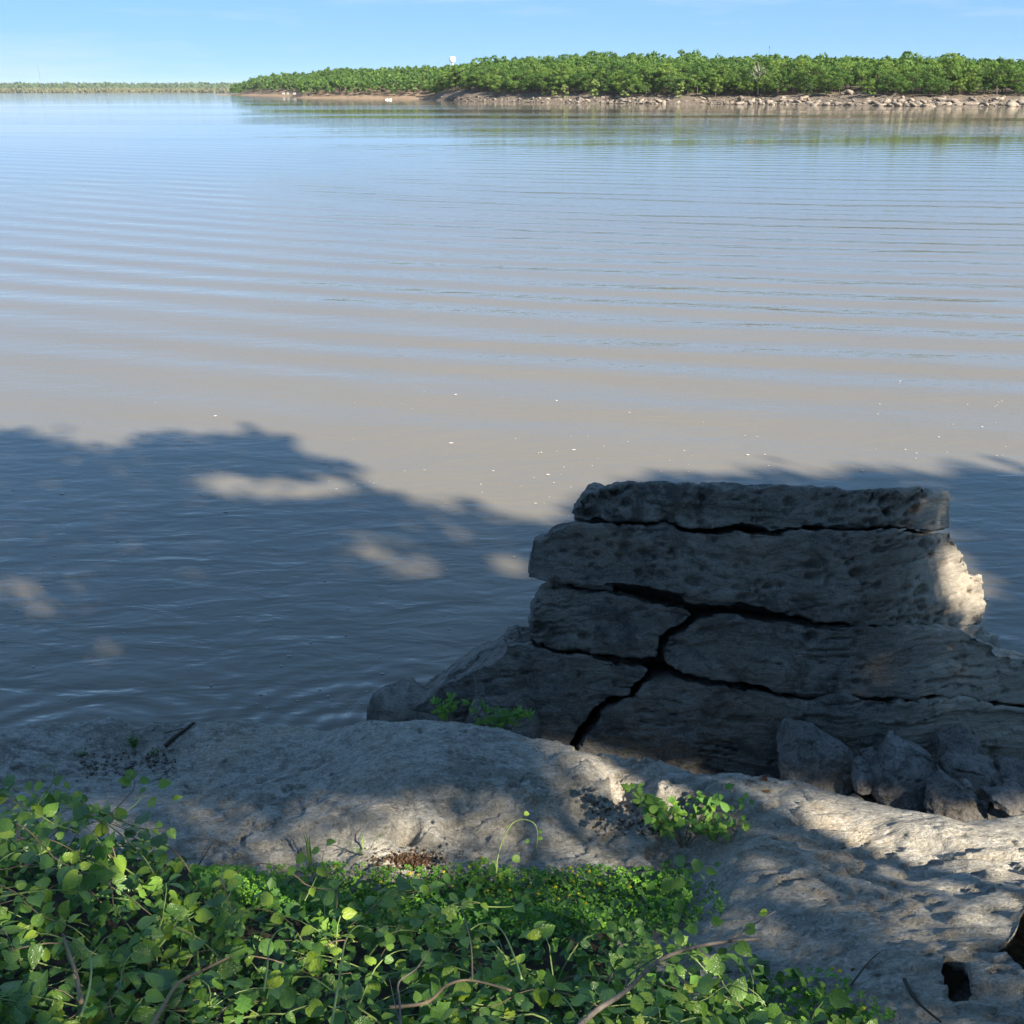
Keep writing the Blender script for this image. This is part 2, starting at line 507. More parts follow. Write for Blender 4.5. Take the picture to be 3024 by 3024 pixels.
# ------------------------------------------------------------------ lake
def lake_material():
    m = Mat('lake_water')
    p = m.pos()
    s = m.n('SeparateXYZ', Vector=p)
    X, Y = s.outputs[0], s.outputs[1]
    def swell(cx, cy, lam, amp, r0, r1, r2, r3, warp=0.35, ymax=1e6):
        dx = m.math('SUBTRACT', X, cx); dy = m.math('SUBTRACT', Y, cy)
        r = m.math('SQRT', m.math('ADD', m.math('MULTIPLY', dx, dx), m.math('MULTIPLY', dy, dy)))
        wn = m.noise(m.mapping(p, (0.10, 0.30, 0.1)), 1.0, 2)
        ph = m.math('MULTIPLY', m.math('ADD', r, m.math('MULTIPLY', wn, warp * lam * 2)), 2 * math.pi / lam)
        w = m.math('SINE', ph)
        up = m.n('MapRange', Value=r, From__Min=r0, From__Max=r1, To__Min=0.0, To__Max=1.0, _interpolation_type='SMOOTHSTEP').outputs[0]
        dn = m.n('MapRange', Value=r, From__Min=r2, From__Max=r3, To__Min=1.0, To__Max=0.0, _interpolation_type='SMOOTHSTEP').outputs[0]
        if ymax < 1e5:
            ym = m.n('MapRange', Value=Y, From__Min=ymax * .6, From__Max=ymax, To__Min=1.0, To__Max=0.0, _interpolation_type='SMOOTHSTEP').outputs[0]
            up = m.math('MULTIPLY', up, ym)
        mod = m.ramp(m.noise(m.mapping(p, (0.05, 0.16, 0.1), loc=(cx, cy, 0)), 1.0, 2), (0.30, 0.45), (0.58, 1.0))
        fade = m.math('POWER', m.math('MINIMUM', 1.0, m.math('DIVIDE', 22.0, m.math('MAXIMUM', Y, 1.0))), 1.5)
        return m.math('MULTIPLY', m.math('MULTIPLY', m.math('MULTIPLY', w, amp), fade), m.math('MULTIPLY', m.math('MULTIPLY', up, dn), mod))
    h = swell(26, 109, 1.85, 0.0215, 45, 74, 94, 104, .34, 70.0)
    h = m.math('ADD', h, swell(60, 260, 2.6, 0.022, 130, 160, 220, 240, .35, 130.0))
    far = m.n('MapRange', Value=Y, From__Min=40.0, From__Max=160.0, To__Min=0.0, To__Max=1.0, _interpolation_type='SMOOTHSTEP').outputs[0]
    cat = m.ramp(m.noise(m.mapping(p, (0.005, 0.022, 1)), 1.0, 4), (0.44, 0.03), (0.54, 1.0))
    h = m.math('ADD', h, m.math('MULTIPLY', m.math('MULTIPLY', m.noise(m.mapping(p, (0.25, 0.9, 1)), 1.0, 2), 0.05), m.math('MULTIPLY', far, cat)))
    h = m.math('ADD', h, m.math('MULTIPLY', m.math('MULTIPLY', m.noise(m.mapping(p, (1.1, 0.8, 1)), 1.0, 2), 0.03), m.math('MULTIPLY', far, cat)))
    # small wind ripples
    r1 = m.noise(m.mapping(p, (1.4, 3.4, 1), (0, 0, math.radians(-14))), 1.0, 3, 0.5, 0.3)
    r2 = m.noise(m.mapping(p, (6.5, 13.0, 1), (0, 0, math.radians(-24))), 1.0, 3, 0.55, 0.3)
    r3 = m.noise(m.mapping(p, (0.35, 0.9, 1), (0, 0, math.radians(-10))), 1.0, 3, 0.5, 0.2)
    near = m.n('MapRange', Value=Y, From__Min=6.0, From__Max=13.0, To__Min=1.0, To__Max=0.25, _interpolation_type='SMOOTHSTEP').outputs[0]
    calm = m.n('MapRange', Value=Y, From__Min=14.0, From__Max=110.0, To__Min=1.0, To__Max=0.06, _interpolation_type='SMOOTHERSTEP').outputs[0]
    h = m.math('ADD', h, m.math('MULTIPLY', m.math('MULTIPLY', m.math('MULTIPLY', r1, 0.046), near), calm))
    h = m.math('ADD', h, m.math('MULTIPLY', m.math('MULTIPLY', r2, 0.0030), calm))
    h = m.math('ADD', h, m.math('MULTIPLY', m.math('MULTIPLY', r3, 0.014), m.math('MAXIMUM', calm, 0.3)))
    # rings where the lake laps at the ledge
    for (cx, cy, lam, amp, rad) in ((-1.15, 5.95, 0.20, 0.009, 1.7), (-3.0, 5.7, 0.24, 0.008, 1.9), (-0.5, 6.1, 0.15, 0.007, 1.2)):
        h = m.math('ADD', h, swell(cx, cy, lam, amp, -1, -0.5, 0.15, rad, 0.5))
    patch = m.noise(m.mapping(p, (0.06, 0.12, 1)), 1.0, 3)
    c = m.mix(patch, (0.138, 0.124, 0.097), (0.163, 0.147, 0.117))
    nm = m.bump(h, 1.0, 1.0)
    return m.finish(c, 0.035, nm, 0.5, IOR=1.45)

M['lake'] = lake_material()
lake = link('lake', mesh('lake', [(-9000, -40, 0), (9000, -40, 0), (9000, 12000, 0), (-9000, 12000, 0)], [(0, 1, 2, 3)]), M['lake'])
tag(lake, 'wide muddy lake with low swell rolling toward the rocks', kind='structure')
bed = link('lakebed', mesh('lakebed', [(-9000, -60, -3), (9000, -60, -3), (9000, 12500, -3), (-9000, 12500, -3)], [(0, 1, 2, 3)]), M['mud'])
tag(bed, kind='structure')

# ------------------------------------------------------------------ rock ledge (heightfield fitted through measured points)
LEDGE_PTS = [  # column, row (3024 px frame) and height above the lake
 # far rim
 (-700,2230,.60),(-350,2200,.60),(0,2162,.60),(160,2142,.60),(330,2120,.62),(450,2128,.62),(560,2132,.62),(700,2126,.63),(850,2142,.62),(970,2166,.62),
 (1090,2126,.92),(1200,2124,.96),(1400,2146,.97),(1600,2182,.97),(1700,2214,.97),(1900,2246,.97),(2000,2262,.97),
 (2100,2282,.97),(2300,2312,.98),(2500,2360,1.0),(2700,2402,1.02),(2850,2432,1.02),(3024,2418,1.06),(3300,2420,1.1),(3800,2420,1.1),
 # left part and its pocket
 (0,2240,.60),(150,2220,.58),(300,2240,.49),(420,2215,.45),(500,2260,.44),(420,2290,.47),(250,2290,.52),(620,2200,.60),(700,2280,.62),(560,2330,.62),(850,2230,.66),
 (0,2400,.68),(300,2400,.70),(600,2430,.73),(850,2400,.80),(700,2520,.76),(0,2600,.75),(400,2600,.75),(-400,2400,.65),(-700,2400,.65),
 # middle hump
 (1000,2250,.83),(1100,2300,.94),(1200,2250,1.0),(1300,2300,1.02),(1050,2400,.95),(1150,2430,.99),(1250,2430,.97),(1200,2500,.88),(1200,2560,.74),(1000,2540,.78),(1340,2520,.80),
 (1500,2250,1.02),(1500,2380,.94),(1620,2330,.97),(1500,2520,.80),(1700,2500,.80),(1400,2440,.86),
 # ridge, pebble pocket and crevice
 (1720,2260,1.02),(1800,2300,1.01),(1800,2380,.84),(1880,2420,.80),(1720,2400,.86),(1950,2320,1.03),(2100,2340,1.05),(2000,2400,.93),(2060,2470,.84),(2060,2560,.86),(2060,2680,.95),(1850,2560,.82),
 # broad slab on the right
 (2180,2400,1.03),(2260,2370,1.04),(2370,2372,1.10),(2400,2440,1.06),(2200,2520,1.10),(2170,2620,1.14),(2400,2600,1.16),(2600,2480,1.08),(2690,2470,1.13),(2790,2450,1.15),(2740,2530,1.08),(2900,2500,1.17),(3024,2560,1.18),
 (2640,2600,1.15),(2850,2620,1.22),(2500,2760,1.27),(2200,2760,1.17),(2300,2860,1.18),(2760,2740,1.31),(3024,2680,1.33),(2600,2900,1.38),(2450,2950,1.28),(2900,2950,1.46),(3024,3024,1.50),(2700,3100,1.46),(3300,2700,1.4),(3300,3000,1.6),(3800,3000,1.7),(3500,2500,1.2),
 # under the bank
 (1500,2700,.78),(1000,2700,.75),(400,2800,.78),(1800,2900,.95),(1000,3100,.9),(0,2900,.8),(2100,3000,1.1),(-600,2800,.8),
]
LP = np.array([at_z(x, y, z) for x, y, z in LEDGE_PTS])
def _rbf_fit(P, smooth=2e-3):
    d = np.linalg.norm(P[:, None, :2] - P[None, :, :2], axis=2)
    A = d + np.eye(len(P)) * smooth
    Q = np.hstack([np.ones((len(P), 1)), P[:, :2]])
    K = np.block([[A, Q], [Q.T, np.zeros((3, 3))]])
    return np.linalg.solve(K, np.concatenate([P[:, 2], np.zeros(3)]))
_LW = _rbf_fit(LP)
def ledge_base(XY):
    out = np.empty(len(XY))
    for a in range(0, len(XY), 20000):
        q = XY[a:a + 20000]
        d = np.linalg.norm(q[:, None, :] - LP[None, :, :2], axis=2)
        out[a:a + 20000] = d @ _LW[:-3] + _LW[-3] + q @ _LW[-2:]
    return out
RIM = np.array([at_z(x, y, z) for x, y, z in LEDGE_PTS[:25]])
RIM = RIM[np.argsort(RIM[:, 0])]
def rim_y(X): return np.interp(X, RIM[:, 0], RIM[:, 1])

HOLES = [  # worn holes through the slab, outlined in the 3024 frame at the slab's height
 ([(2788,2838),(2800,2832),(2852,2836),(2860,2870),(2868,2920),(2862,2950),(2846,2968),(2815,2970),(2800,2960),(2784,2915),(2778,2870)], 1.38),
 ([(2945,2795),(2962,2780),(2985,2760),(3005,2735),(3020,2690),(3045,2660),(3120,2660),(3150,2760),(3120,2860),(3030,2880),(3010,2845),(2990,2812),(2962,2806)], 1.38),
 ([(1485,2312),(1500,2300),(1530,2296),(1560,2290),(1590,2296),(1560,2304),(1535,2312),(1500,2320)], 1.0),
]
def inside(poly, Q):
    poly = np.asarray(poly); x, y = Q[:, 0], Q[:, 1]
    c = np.zeros(len(Q), bool)
    j = len(poly) - 1
    for i in range(len(poly)):
        xi, yi = poly[i]; xj, yj = poly[j]
        c ^= ((yi > y) != (yj > y)) & (x < (xj - xi) * (y - yi) / (yj - yi + 1e-12) + xi)
        j = i
    return c
def poly_dist(poly, Q):
    poly = np.asarray(poly); d = np.full(len(Q), 1e9)
    for i in range(len(poly)):
        a, b = poly[i - 1], poly[i]
        ab = b - a
        t = np.clip(((Q - a) @ ab) / (ab @ ab + 1e-12), 0, 1)
        d = np.minimum(d, np.linalg.norm(Q - (a + t[:, None] * ab), axis=1))
    return d
def slab_xy(x, y, z):
    for _ in range(15):
        P = at_z(x, y, z); z = .5 * z + .5 * float(ledge_base(P[None, :2])[0])
    return at_z(x, y, z)[:2]
HOLE_XY = [(np.array([slab_xy(x, y, z) for x, y in pl]), (.05, .05, .06)[k]) for k, (pl, z) in enumerate(HOLES)]

def ledge_height(XY, detail=True):
    XY = np.asarray(XY, float)
    z = ledge_base(XY)
    P3 = np.column_stack([XY, np.zeros(len(XY))])
    if detail:
        z = z + 0.040 * fbm(P3 * [1.7, 2.0, 1] + 5, 3)
        z = z + 0.022 * np.maximum(0, ridged(P3 * [2.1, 3.1, 1] + 2.3, 2) - 0.2)
        z = z + 0.027 * fbm(P3 * [4.2, 5.6, 1], 5, gain=0.58)
        brk = sstep(-0.05, 0.25, fbm(P3 * [1.3, 1.6, 1] + 61, 2))
        z = z + 0.024 * (0.45 + 0.55 * brk) * fbm(P3 * [15, 24, 1] + 7, 4, gain=0.65)
        z = z + 0.017 * (0.25 + 0.75 * brk) * (ridged(P3 * [5, 10, 1] + 71, 3) - 0.3)
        # broken bedding steps
        st = fbm(P3 * [1.3, 2.2, 1] + 31, 4, gain=0.55) * 4
        z = z + 0.024 * (sstep(0.43, 0.47, st - np.floor(st)) - 0.5) * sstep(-0.2, 0.2, fbm(P3 * 0.9 + 77, 2))
        # scattered solution pits
        pn = pnoise(P3 * [13, 17, 1] + 13) + 0.35 * pnoise(P3 * [31, 37, 1] + 3)
        z = z - 0.025 * sstep(0.42, 0.6, pn) * sstep(0.02, 0.2, fbm(P3 * 1.4 + 91, 2))
    wob = 0.05 * fbm(P3 * [4, 0.2, 1] + 40, 4)
    over = XY[:, 1] - (rim_y(XY[:, 0]) + wob)
    drop = sstep(0.0, 0.06, over) * 0.12 + sstep(0.03, 0.32, over) * 1.6
    z = z - drop
    for poly, dep in HOLE_XY[2:]:
        ins = inside(poly, XY)
        if ins.any():
            d = poly_dist(poly, XY[ins])
            z[ins] -= dep * sstep(0.0, 0.022, d)
    return z

xs = np.arange(-4.6, 4.9, 0.0125)
ys = np.arange(1.9, 6.1, 0.0125)
GX, GY = np.meshgrid(xs, ys, indexing='ij')
XY = np.column_stack([GX.ravel(), GY.ravel()])
# vertex rows follow a light jitter so that no grid shows in the stone
Zl = ledge_height(XY)
def on_edge(poly, Q):
    """nearest point of the outline for every point of Q"""
    best = np.full(len(Q), 1e9); out = Q.copy()
    for i in range(len(poly)):
        p0, p1 = poly[i - 1], poly[i]
        e = p1 - p0
        t = np.clip(((Q - p0) @ e) / (e @ e + 1e-12), 0, 1)
        c = p0 + t[:, None] * e
        d = np.linalg.norm(Q - c, axis=1)
        m_ = d < best
        best[m_] = d[m_]; out[m_] = c[m_]
    return out, best
XYm = XY.copy()
LF = grid_faces(len(xs), len(ys))
keep = (Zl[LF].max(1) > -0.6)
def dense(poly):
    out = []
    for i in range(len(poly)):
        for t in np.linspace(0, 1, 8, endpoint=False): out.append(poly[i - 1] * (1 - t) + poly[i] * t)
    out = np.array(out)
    for _ in range(3): out = (np.roll(out, 1, 0) + 2 * out + np.roll(out, -1, 0)) / 4
    return out
HOLE_RIM = [dense(poly) for poly, dep in HOLE_XY[:2]]
for poly in HOLE_RIM:
    near = np.where(np.linalg.norm(XY - poly.mean(0), axis=1) < 0.6)[0]
    c, d = on_edge(poly, XY[near])
    mv = d < 0.0075
    XYm[near[mv]] = c[mv]
    fc = XYm[LF].mean(1)
    nf = np.where(np.linalg.norm(fc - poly.mean(0), axis=1) < 0.6)[0]
    keep[nf[inside(poly, fc[nf])]] = False
LV = np.column_stack([XYm, Zl])
ledge = link('rock_ledge', mesh('rock_ledge', LV, LF[keep][:, ::-1], True), M['pale'])
tag(ledge, 'broad pale limestone ledge with worn hollows along the water edge', 'rock ledge')

for poly in HOLE_RIM:
    zt_ = ledge_height(poly)
    n_ = len(poly); cen = poly.mean(0)
    rows_ = [np.column_stack([poly * k + cen * (1 - k), zt_ + dz]) for k, dz in ((1.004, .004), (.99, -.008), (1.06, -.04), (1.5, -.09), (2.4, -.16))]
    V_ = np.vstack(rows_)
    F_ = [(r * n_ + i, r * n_ + (i + 1) % n_, (r + 1) * n_ + (i + 1) % n_, (r + 1) * n_ + i) for r in range(4) for i in range(n_)]
    link('hole_wall', mesh('hole_wall', V_, F_, True), M['pale'], ledge)
Zs = Zl
def ledge_z(x, y):
    i = int(round((x - xs[0]) / 0.0125)); j = int(round((y - ys[0]) / 0.0125))
    i = min(max(i, 0), len(xs) - 1); j = min(max(j, 0), len(ys) - 1)
    return Zs[i * len(ys) + j]
def on_ledge(px, py):
    z = 1.0
    for _ in range(12):
        P = at_z(px, py, z); z = 0.5 * z + 0.5 * ledge_z(P[0], P[1])
    P = at_z(px, py, z)
    return np.array([P[0], P[1], ledge_z(P[0], P[1])])

# ------------------------------------------------------------------ bank under the plants, and the stony foot of the big rock
def bank_z(X, Y):
    X = np.asarray(X, float); Y = np.asarray(Y, float)
    z = np.interp(Y, [-30, -6, 0, 1, 1.9, 2.5, 3.3, 3.65, 4.2], [4.2, 3.0, 2.55, 2.25, 1.72, 1.36, .98, .74, .1])
    z = z + 0.28 * sstep(-0.6, -1.8, X) * sstep(1.2, 2.4, Y)
    # the soil gives way to the bare slab on the right
    bx = np.interp(Y, [0, 1.2, 1.9, 2.4, 2.9, 3.6], [3.4, 2.6, 1.25, .95, .62, .55])
    z = z - 1.1 * sstep(bx - 0.25, bx + 0.35, X) * sstep(0.4, 1.4, Y)
    return z
bx_, by_ = np.concatenate([np.linspace(-30, -4, 27), np.arange(-3.9, 4, 0.06), np.linspace(4.2, 45, 42)]), np.concatenate([np.linspace(-30, 0.6, 32), np.arange(0.7, 4.4, 0.06)])
BX, BY = np.meshgrid(bx_, by_, indexing='ij')
BP = np.column_stack([BX.ravel(), BY.ravel(), np.zeros(BX.size)])
BZ = bank_z(BP[:, 0], BP[:, 1]) + 0.06 * fbm(BP * 2.5, 4)
bank = link('bank', mesh('bank', np.column_stack([BP[:, :2], BZ]), grid_faces(len(bx_), len(by_))[:, ::-1], True), M['bank'])
tag(bank, kind='structure')

fx, fy = np.arange(-1.2, 9, 0.05), np.arange(4.2, 7.4, 0.05)
FX, FY = np.meshgrid(fx, fy, indexing='ij')
FP = np.column_stack([FX.ravel(), FY.ravel(), np.zeros(FX.size)])
def foot_z(X, Y): return -0.5 + 0.74 * sstep(-0.2, 1.6, X) - 0.75 * sstep(5.15, 6.0, Y)
FZ = foot_z(FP[:, 0], FP[:, 1]) + 0.07 * fbm(FP * 3.1, 4)
foot = link('shore_ground', mesh('shore_ground', np.column_stack([FP[:, :2], FZ]), grid_faces(len(fx), len(fy))[:, ::-1], True), M['rubble'])
tag(foot, kind='structure')

# ------------------------------------------------------------------ the cracked rock stack
def z5(pts): return [(1500 + u / 1.2677, 1380 + v / 1.2677) for u, v in pts]
def z6(pts): return [(1200 + u / 2.1467, 1800 + v / 2.1467) for u, v in pts]
def z1(pts): return [(900 + u / 1.7564, 2050 + v / 1.7564) for u, v in pts]
def z7(pts): return [(2200 + u / 2.3447, 1900 + v / 2.3447) for u, v in pts]

def face_y(X, Z):
    """distance of the stack's front face: leans back a little and turns away at its right end"""
    y = 5.62 + 0.30 * (Z - 0.3) / 1.6
    X = np.asarray(X, float)
    q = np.clip(X - 2.25, -1e3, 2.5)
    y = y + 0.30 * (q + np.sqrt(q * q + 0.05)) + 0.07 * np.maximum(0, -0.3 - X)
    y = y + 0.05 * np.sin(2.1 * X + 0.6)
    return y

def low_face_y(X, Z):
    X = np.asarray(X, float)
    q = np.clip(X - 2.45, -1e3, 2.5)
    return 5.62 + 0.30 * (Z - 0.3) / 1.6 + 0.10 * (q + np.sqrt(q * q + 0.05)) + 0.07 * np.maximum(0, -0.3 - X) + 0.05 * np.sin(2.1 * X + 0.6)

def solve_face(x, y, fy):
    Y = 5.8
    for _ in range(25):
        P = at_y(x, y, Y)
        Y = 0.5 * Y + 0.5 * float(fy(P[0], P[2]))
    return at_y(x, y, Y)

def block(name, outline, mat, fy=face_y, depth=1.0, voxel=0.011, off=0.0, dip=0.40, seed=0.0, rough=1.0, pits=0, bevel=0, taper=0.06, layers=1.0, amp=1.0, facet=0.0):
    P = np.array([solve_face(x, y, fy) for x, y in outline])
    A = P[:, [0, 2]]
    # densify the outline and roughen it
    pts = []
    for i in range(len(A)):
        a, b = A[i], A[(i + 1) % len(A)]
        n = max(1, int(np.linalg.norm(b - a) / 0.025))
        for k in range(n): pts.append(a + (b - a) * k / n)
    pts = np.array(pts)
    n3 = np.column_stack([pts * 7, np.full(len(pts), seed)])
    pts = pts + 0.012 * rough * np.column_stack([fbm(n3, 3), fbm(n3 + 50, 3)]) * 2
    pts = pts + 0.008 * rough * np.column_stack([fbm(n3 * 3.1 + 5, 2), fbm(n3 * 3.1 + 70, 2)]) * 2
    c = pts.mean(0)
    bm = bmesh.new()
    rows = []
    steps = [(0.0, 1.0), (0.5, 1 - taper * 0.4), (1.0, 1 - taper)]
    for t, s in steps:
        rows.append([bm.verts.new((c[0] + (q[0] - c[0]) * s, depth * t, c[1] + (q[1] - c[1]) * s)) for q in pts])
    n = len(pts)
    for a, b in zip(rows[:-1], rows[1:]):
        for i in range(n):
            j = (i + 1) % n
            bm.faces.new((a[i], a[j], b[j], b[i]))
    caps = [bm.faces.new(rows[0]), bm.faces.new(rows[-1])]
    bmesh.ops.triangulate(bm, faces=caps)
    bmesh.ops.recalc_face_normals(bm, faces=bm.faces)
    me = bpy.data.meshes.new('tmp')
    bm.to_mesh(me); bm.free()
    ob = bpy.data.objects.new('tmp', me)
    COL.objects.link(ob)
    md = ob.modifiers.new('r', 'REMESH'); md.mode = 'VOXEL'; md.voxel_size = voxel
    if bevel:
        ms = ob.modifiers.new('s', 'SMOOTH'); ms.factor = 0.5; ms.iterations = bevel
    dg = bpy.context.evaluated_depsgraph_get()
    ev = ob.evaluated_get(dg)
    m2 = bpy.data.meshes.new_from_object(ev)
    bpy.data.objects.remove(ob); bpy.data.meshes.remove(me)
    nv = len(m2.vertices)
    V = np.empty(nv * 3); m2.vertices.foreach_get('co', V); V = V.reshape(-1, 3)
    N = np.empty(nv * 3); m2.vertex_normals.foreach_get('vector', N); N = N.reshape(-1, 3)
    if facet:
        rc = np.random.RandomState(int(seed * 10) + 3)
        lo, hi = V.min(0), V.max(0); cc = (lo + hi) / 2; hd = (hi - lo) / 2
        U = (V - cc) / hd
        for _ in range(11):
            nn = rc.normal(size=3) * [1, 1, .8] + [0, -.35, .3]; nn[2] = abs(nn[2]) if nn[2] < -.3 else nn[2]; nn /= np.linalg.norm(nn)
            lim = np.quantile(U @ nn, rc.uniform(.86, .97))
            U = U - np.maximum(0, U @ nn - lim)[:, None] * nn
        V = cc + U * hd
    S = V + seed
    S = S.copy(); S[:, 2] += 0.07 * V[:, 0] + 0.05 * fbm(V * 1.3 + seed, 2)         # bedding dips to the right
    d = 0.040 * fbm(S * 2.3, 4)
    d += 0.014 * layers * fbm(S * [9.0, 9.0, 11.0], 5, gain=0.65)
    stp = fbm(S * [0.9, 0.9, 6.0] + 12, 3) * 5
    d += 0.004 * layers * (sstep(0.40, 0.5, stp - np.floor(stp)) - 0.5)
    lam = pnoise(S * [1.4, 1.4, 17.0] + 3.1)
    d -= 0.042 * layers * np.exp(-(lam / 0.045) ** 2) * sstep(0.04, 0.2, pnoise(S * [2.2, 2.2, 5.0] + 8.8))
    d += 0.010 * fbm(S * 16, 4, gain=0.65)
    for fr, am in (((2.3, 2.3, 6.5), .013), ((5.5, 5.5, 15.0), .007)):
        W = S * fr + 0.55 * np.column_stack([fbm(S * 2.6 + 3, 2), fbm(S * 2.6 + 33, 2), fbm(S * 2.6 + 63, 2)]) * 2
        I = np.floor(W).astype(np.int64)
        hsh = ((I[:, 0] * 73856093) ^ (I[:, 1] * 19349663) ^ (I[:, 2] * 83492791)) % 1009 / 1009.0
        d += am * layers * (hsh - .5) * 2
    if pits:
        rs = np.random.RandomState(int(seed * 10) + 5)
        front = np.where(N[:, 1] < -0.5)[0]
        w = np.maximum(0.02, fbm(S[front] * 1.8 + 4.4, 2) + 0.12); w /= w.sum()
        for k in rs.choice(front, pits, p=w):
            r = rs.uniform(0.009, 0.019) * (1.8 if rs.rand() < .10 else 1)
            q = (V - V[k]) * [1 / rs.uniform(1.0, 1.9), 1, 1]
            near = np.abs(q[:, 0]) < 3 * r
            dd = np.linalg.norm(q[near], axis=1)
            d[near] -= 1.6 * r * np.exp(-(dd / r) ** 4)
    V = V + N * (d * amp)[:, None]
    yb = V[:, 1]
    out = np.column_stack([V[:, 0], fy(V[:, 0], V[:, 2]) + yb + off, V[:, 2] - dip * np.maximum(0, yb)])
    nf = len(m2.polygons)
    Fi = np.empty(len(m2.loops), np.int32); m2.loops.foreach_get('vertex_index', Fi)
    Fi = Fi.reshape(nf, -1)
    bpy.data.meshes.remove(m2)
    return grounded(name, out, Fi, mat)

crackAB = [(1650,232),(1540,236),(1400,224),(1250,222),(1120,225),(1050,235),(985,245),(920,226),(870,215),(800,228),(740,233),(660,226),(600,200),(500,203),(400,198),(320,203),(255,200)]
o = block('rock_slab', z5([(250,190),(262,140),(300,105),(345,95),(345,80),(440,72),(600,70),(760,80),(880,72),(930,85),(1040,70),(1150,72),(1210,82),(1330,85),(1500,88),(1560,85),(1650,100),(1655,150)] + crackAB),
          M['dark'], depth=0.95, seed=1.0, pits=240, off=0.02)
tag(o, 'dark pitted cap slab, topmost layer of the cracked rock stack', 'rock', 'slabs of the cracked rock stack')
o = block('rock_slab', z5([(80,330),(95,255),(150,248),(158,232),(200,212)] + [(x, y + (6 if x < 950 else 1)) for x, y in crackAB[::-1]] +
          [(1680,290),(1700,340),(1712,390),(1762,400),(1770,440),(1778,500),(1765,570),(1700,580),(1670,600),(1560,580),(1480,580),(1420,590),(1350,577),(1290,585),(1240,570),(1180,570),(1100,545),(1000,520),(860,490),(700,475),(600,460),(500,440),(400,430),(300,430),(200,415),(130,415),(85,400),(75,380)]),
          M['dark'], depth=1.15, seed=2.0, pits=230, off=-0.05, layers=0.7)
tag(o, 'thick overhanging slab with a sunlit cream right end, below the cap slab', 'rock', 'slabs of the cracked rock stack')
o = block('rock_slab', z5([(90,600),(85,570),(110,540),(97,520),(140,470),(180,462),(240,460),(300,472),(400,480),(560,512),(680,532),(692,550),(650,588),(590,608),(566,645),(558,700),(545,718),(480,708),(370,700),(250,685),(130,665),(92,655)]),
          M['dark'], depth=0.9, seed=3.0, pits=25, off=0.0)
tag(o, 'blocky slab left of the forked crack, under the overhanging slab', 'rock', 'slabs of the cracked rock stack')
o = block('rock_slab', z5([(586,720),(582,680),(604,628),(655,604),(720,562),(800,557),(900,562),(1000,572),(1200,594),(1300,596),(1500,596),(1600,606),(1690,606),(1720,618),(1800,652),(1830,692),(1925,712),(2060,735),(2150,760),
          (2150,888),(2060,887),(1932,884),(1800,870),(1700,842),(1560,852),(1500,856),(1400,856),(1280,836),(1200,836),(1130,850),(1060,843),(950,822),(850,797),(750,782),(650,757),(604,742)]),
          M['dark'], fy=low_face_y, depth=1.1, seed=4.0, pits=40, off=-0.02)
tag(o, 'long middle slab right of the forked crack, with faint sun dapples', 'rock', 'slabs of the cracked rock stack')
o = block('rock_slab', z6([(640,200),(800,195),(830,232),(900,247),(1100,268),(1240,303),(1400,338),(1525,362),(1495,400),(1435,458),(1415,508),(1325,538),(1195,585),(1145,640),(1140,690),(1075,745),(1028,830),(990,960),(20,960),(40,620),(150,530),(240,450),(330,410),(440,350),(560,315),(600,270)]),
          M['dark'], depth=1.1, seed=5.0, pits=20, off=-0.04)
tag(o, 'sloping lower slab running down to the water left of the wide crack', 'rock', 'slabs of the cracked rock stack')
o = block('rock_slab', z5([(342,930),(352,905),(430,874),(484,852),(504,806),(542,780),(600,768),(650,772),(750,797),(850,812),(950,837),(1060,856),(1130,859),(1200,842),(1280,842),(1400,862),(1500,861),(1560,857),(1700,847),(1800,875),(1932,889),(2060,892),(2150,893),
          (2150,1260),(1500,1260),(900,1230),(240,1110),(262,1040),(300,980)]),
          M['dark'], fy=low_face_y, depth=1.2, seed=6.0, pits=30, off=-0.06)
tag(o, 'lowest and widest slab of the stack, behind the fallen boulders', 'rock', 'slabs of the cracked rock stack')
o = block('rock_chip', z5([(245,442),(330,440),(405,457),(398,478),(250,468)]), M['dark'], depth=0.5, seed=7.0, off=0.05, dip=.1, amp=.4)
tag(o, 'flat stone chip wedged at the left end of the horizontal gap', 'stone', 'chips wedged in the stack')
o = block('rock_chip', z5([(172,418),(240,425),(242,462),(180,466)]), M['dark'], depth=0.4, seed=7.5, off=0.1, dip=.1, amp=.4)
tag(o, 'small square stone propping up the left end of the overhanging slab', 'stone', 'chips wedged in the stack')
o = block('rock_chip', z5([(650,492),(760,495),(880,503),(852,522),(700,528),(660,512)]), M['dark'], depth=0.5, seed=8.0, off=0.03, dip=.1, amp=.4)
tag(o, 'flat stone chip wedged above the forked crack', 'stone', 'chips wedged in the stack')
# dark core of the stack that the cracks open on
core = block('rock_slab', z5([(330,215),(1600,212),(1625,420),(1640,640),(2000,800),(2000,1200),(400,1200),(-100,1100),(150,700),(200,480)]), M['dark'], depth=0.3, voxel=0.04, off=0.72, seed=9.0)
tag(core, 'inner rock seen only as darkness deep in the cracks of the stack', 'rock', 'slabs of the cracked rock stack')

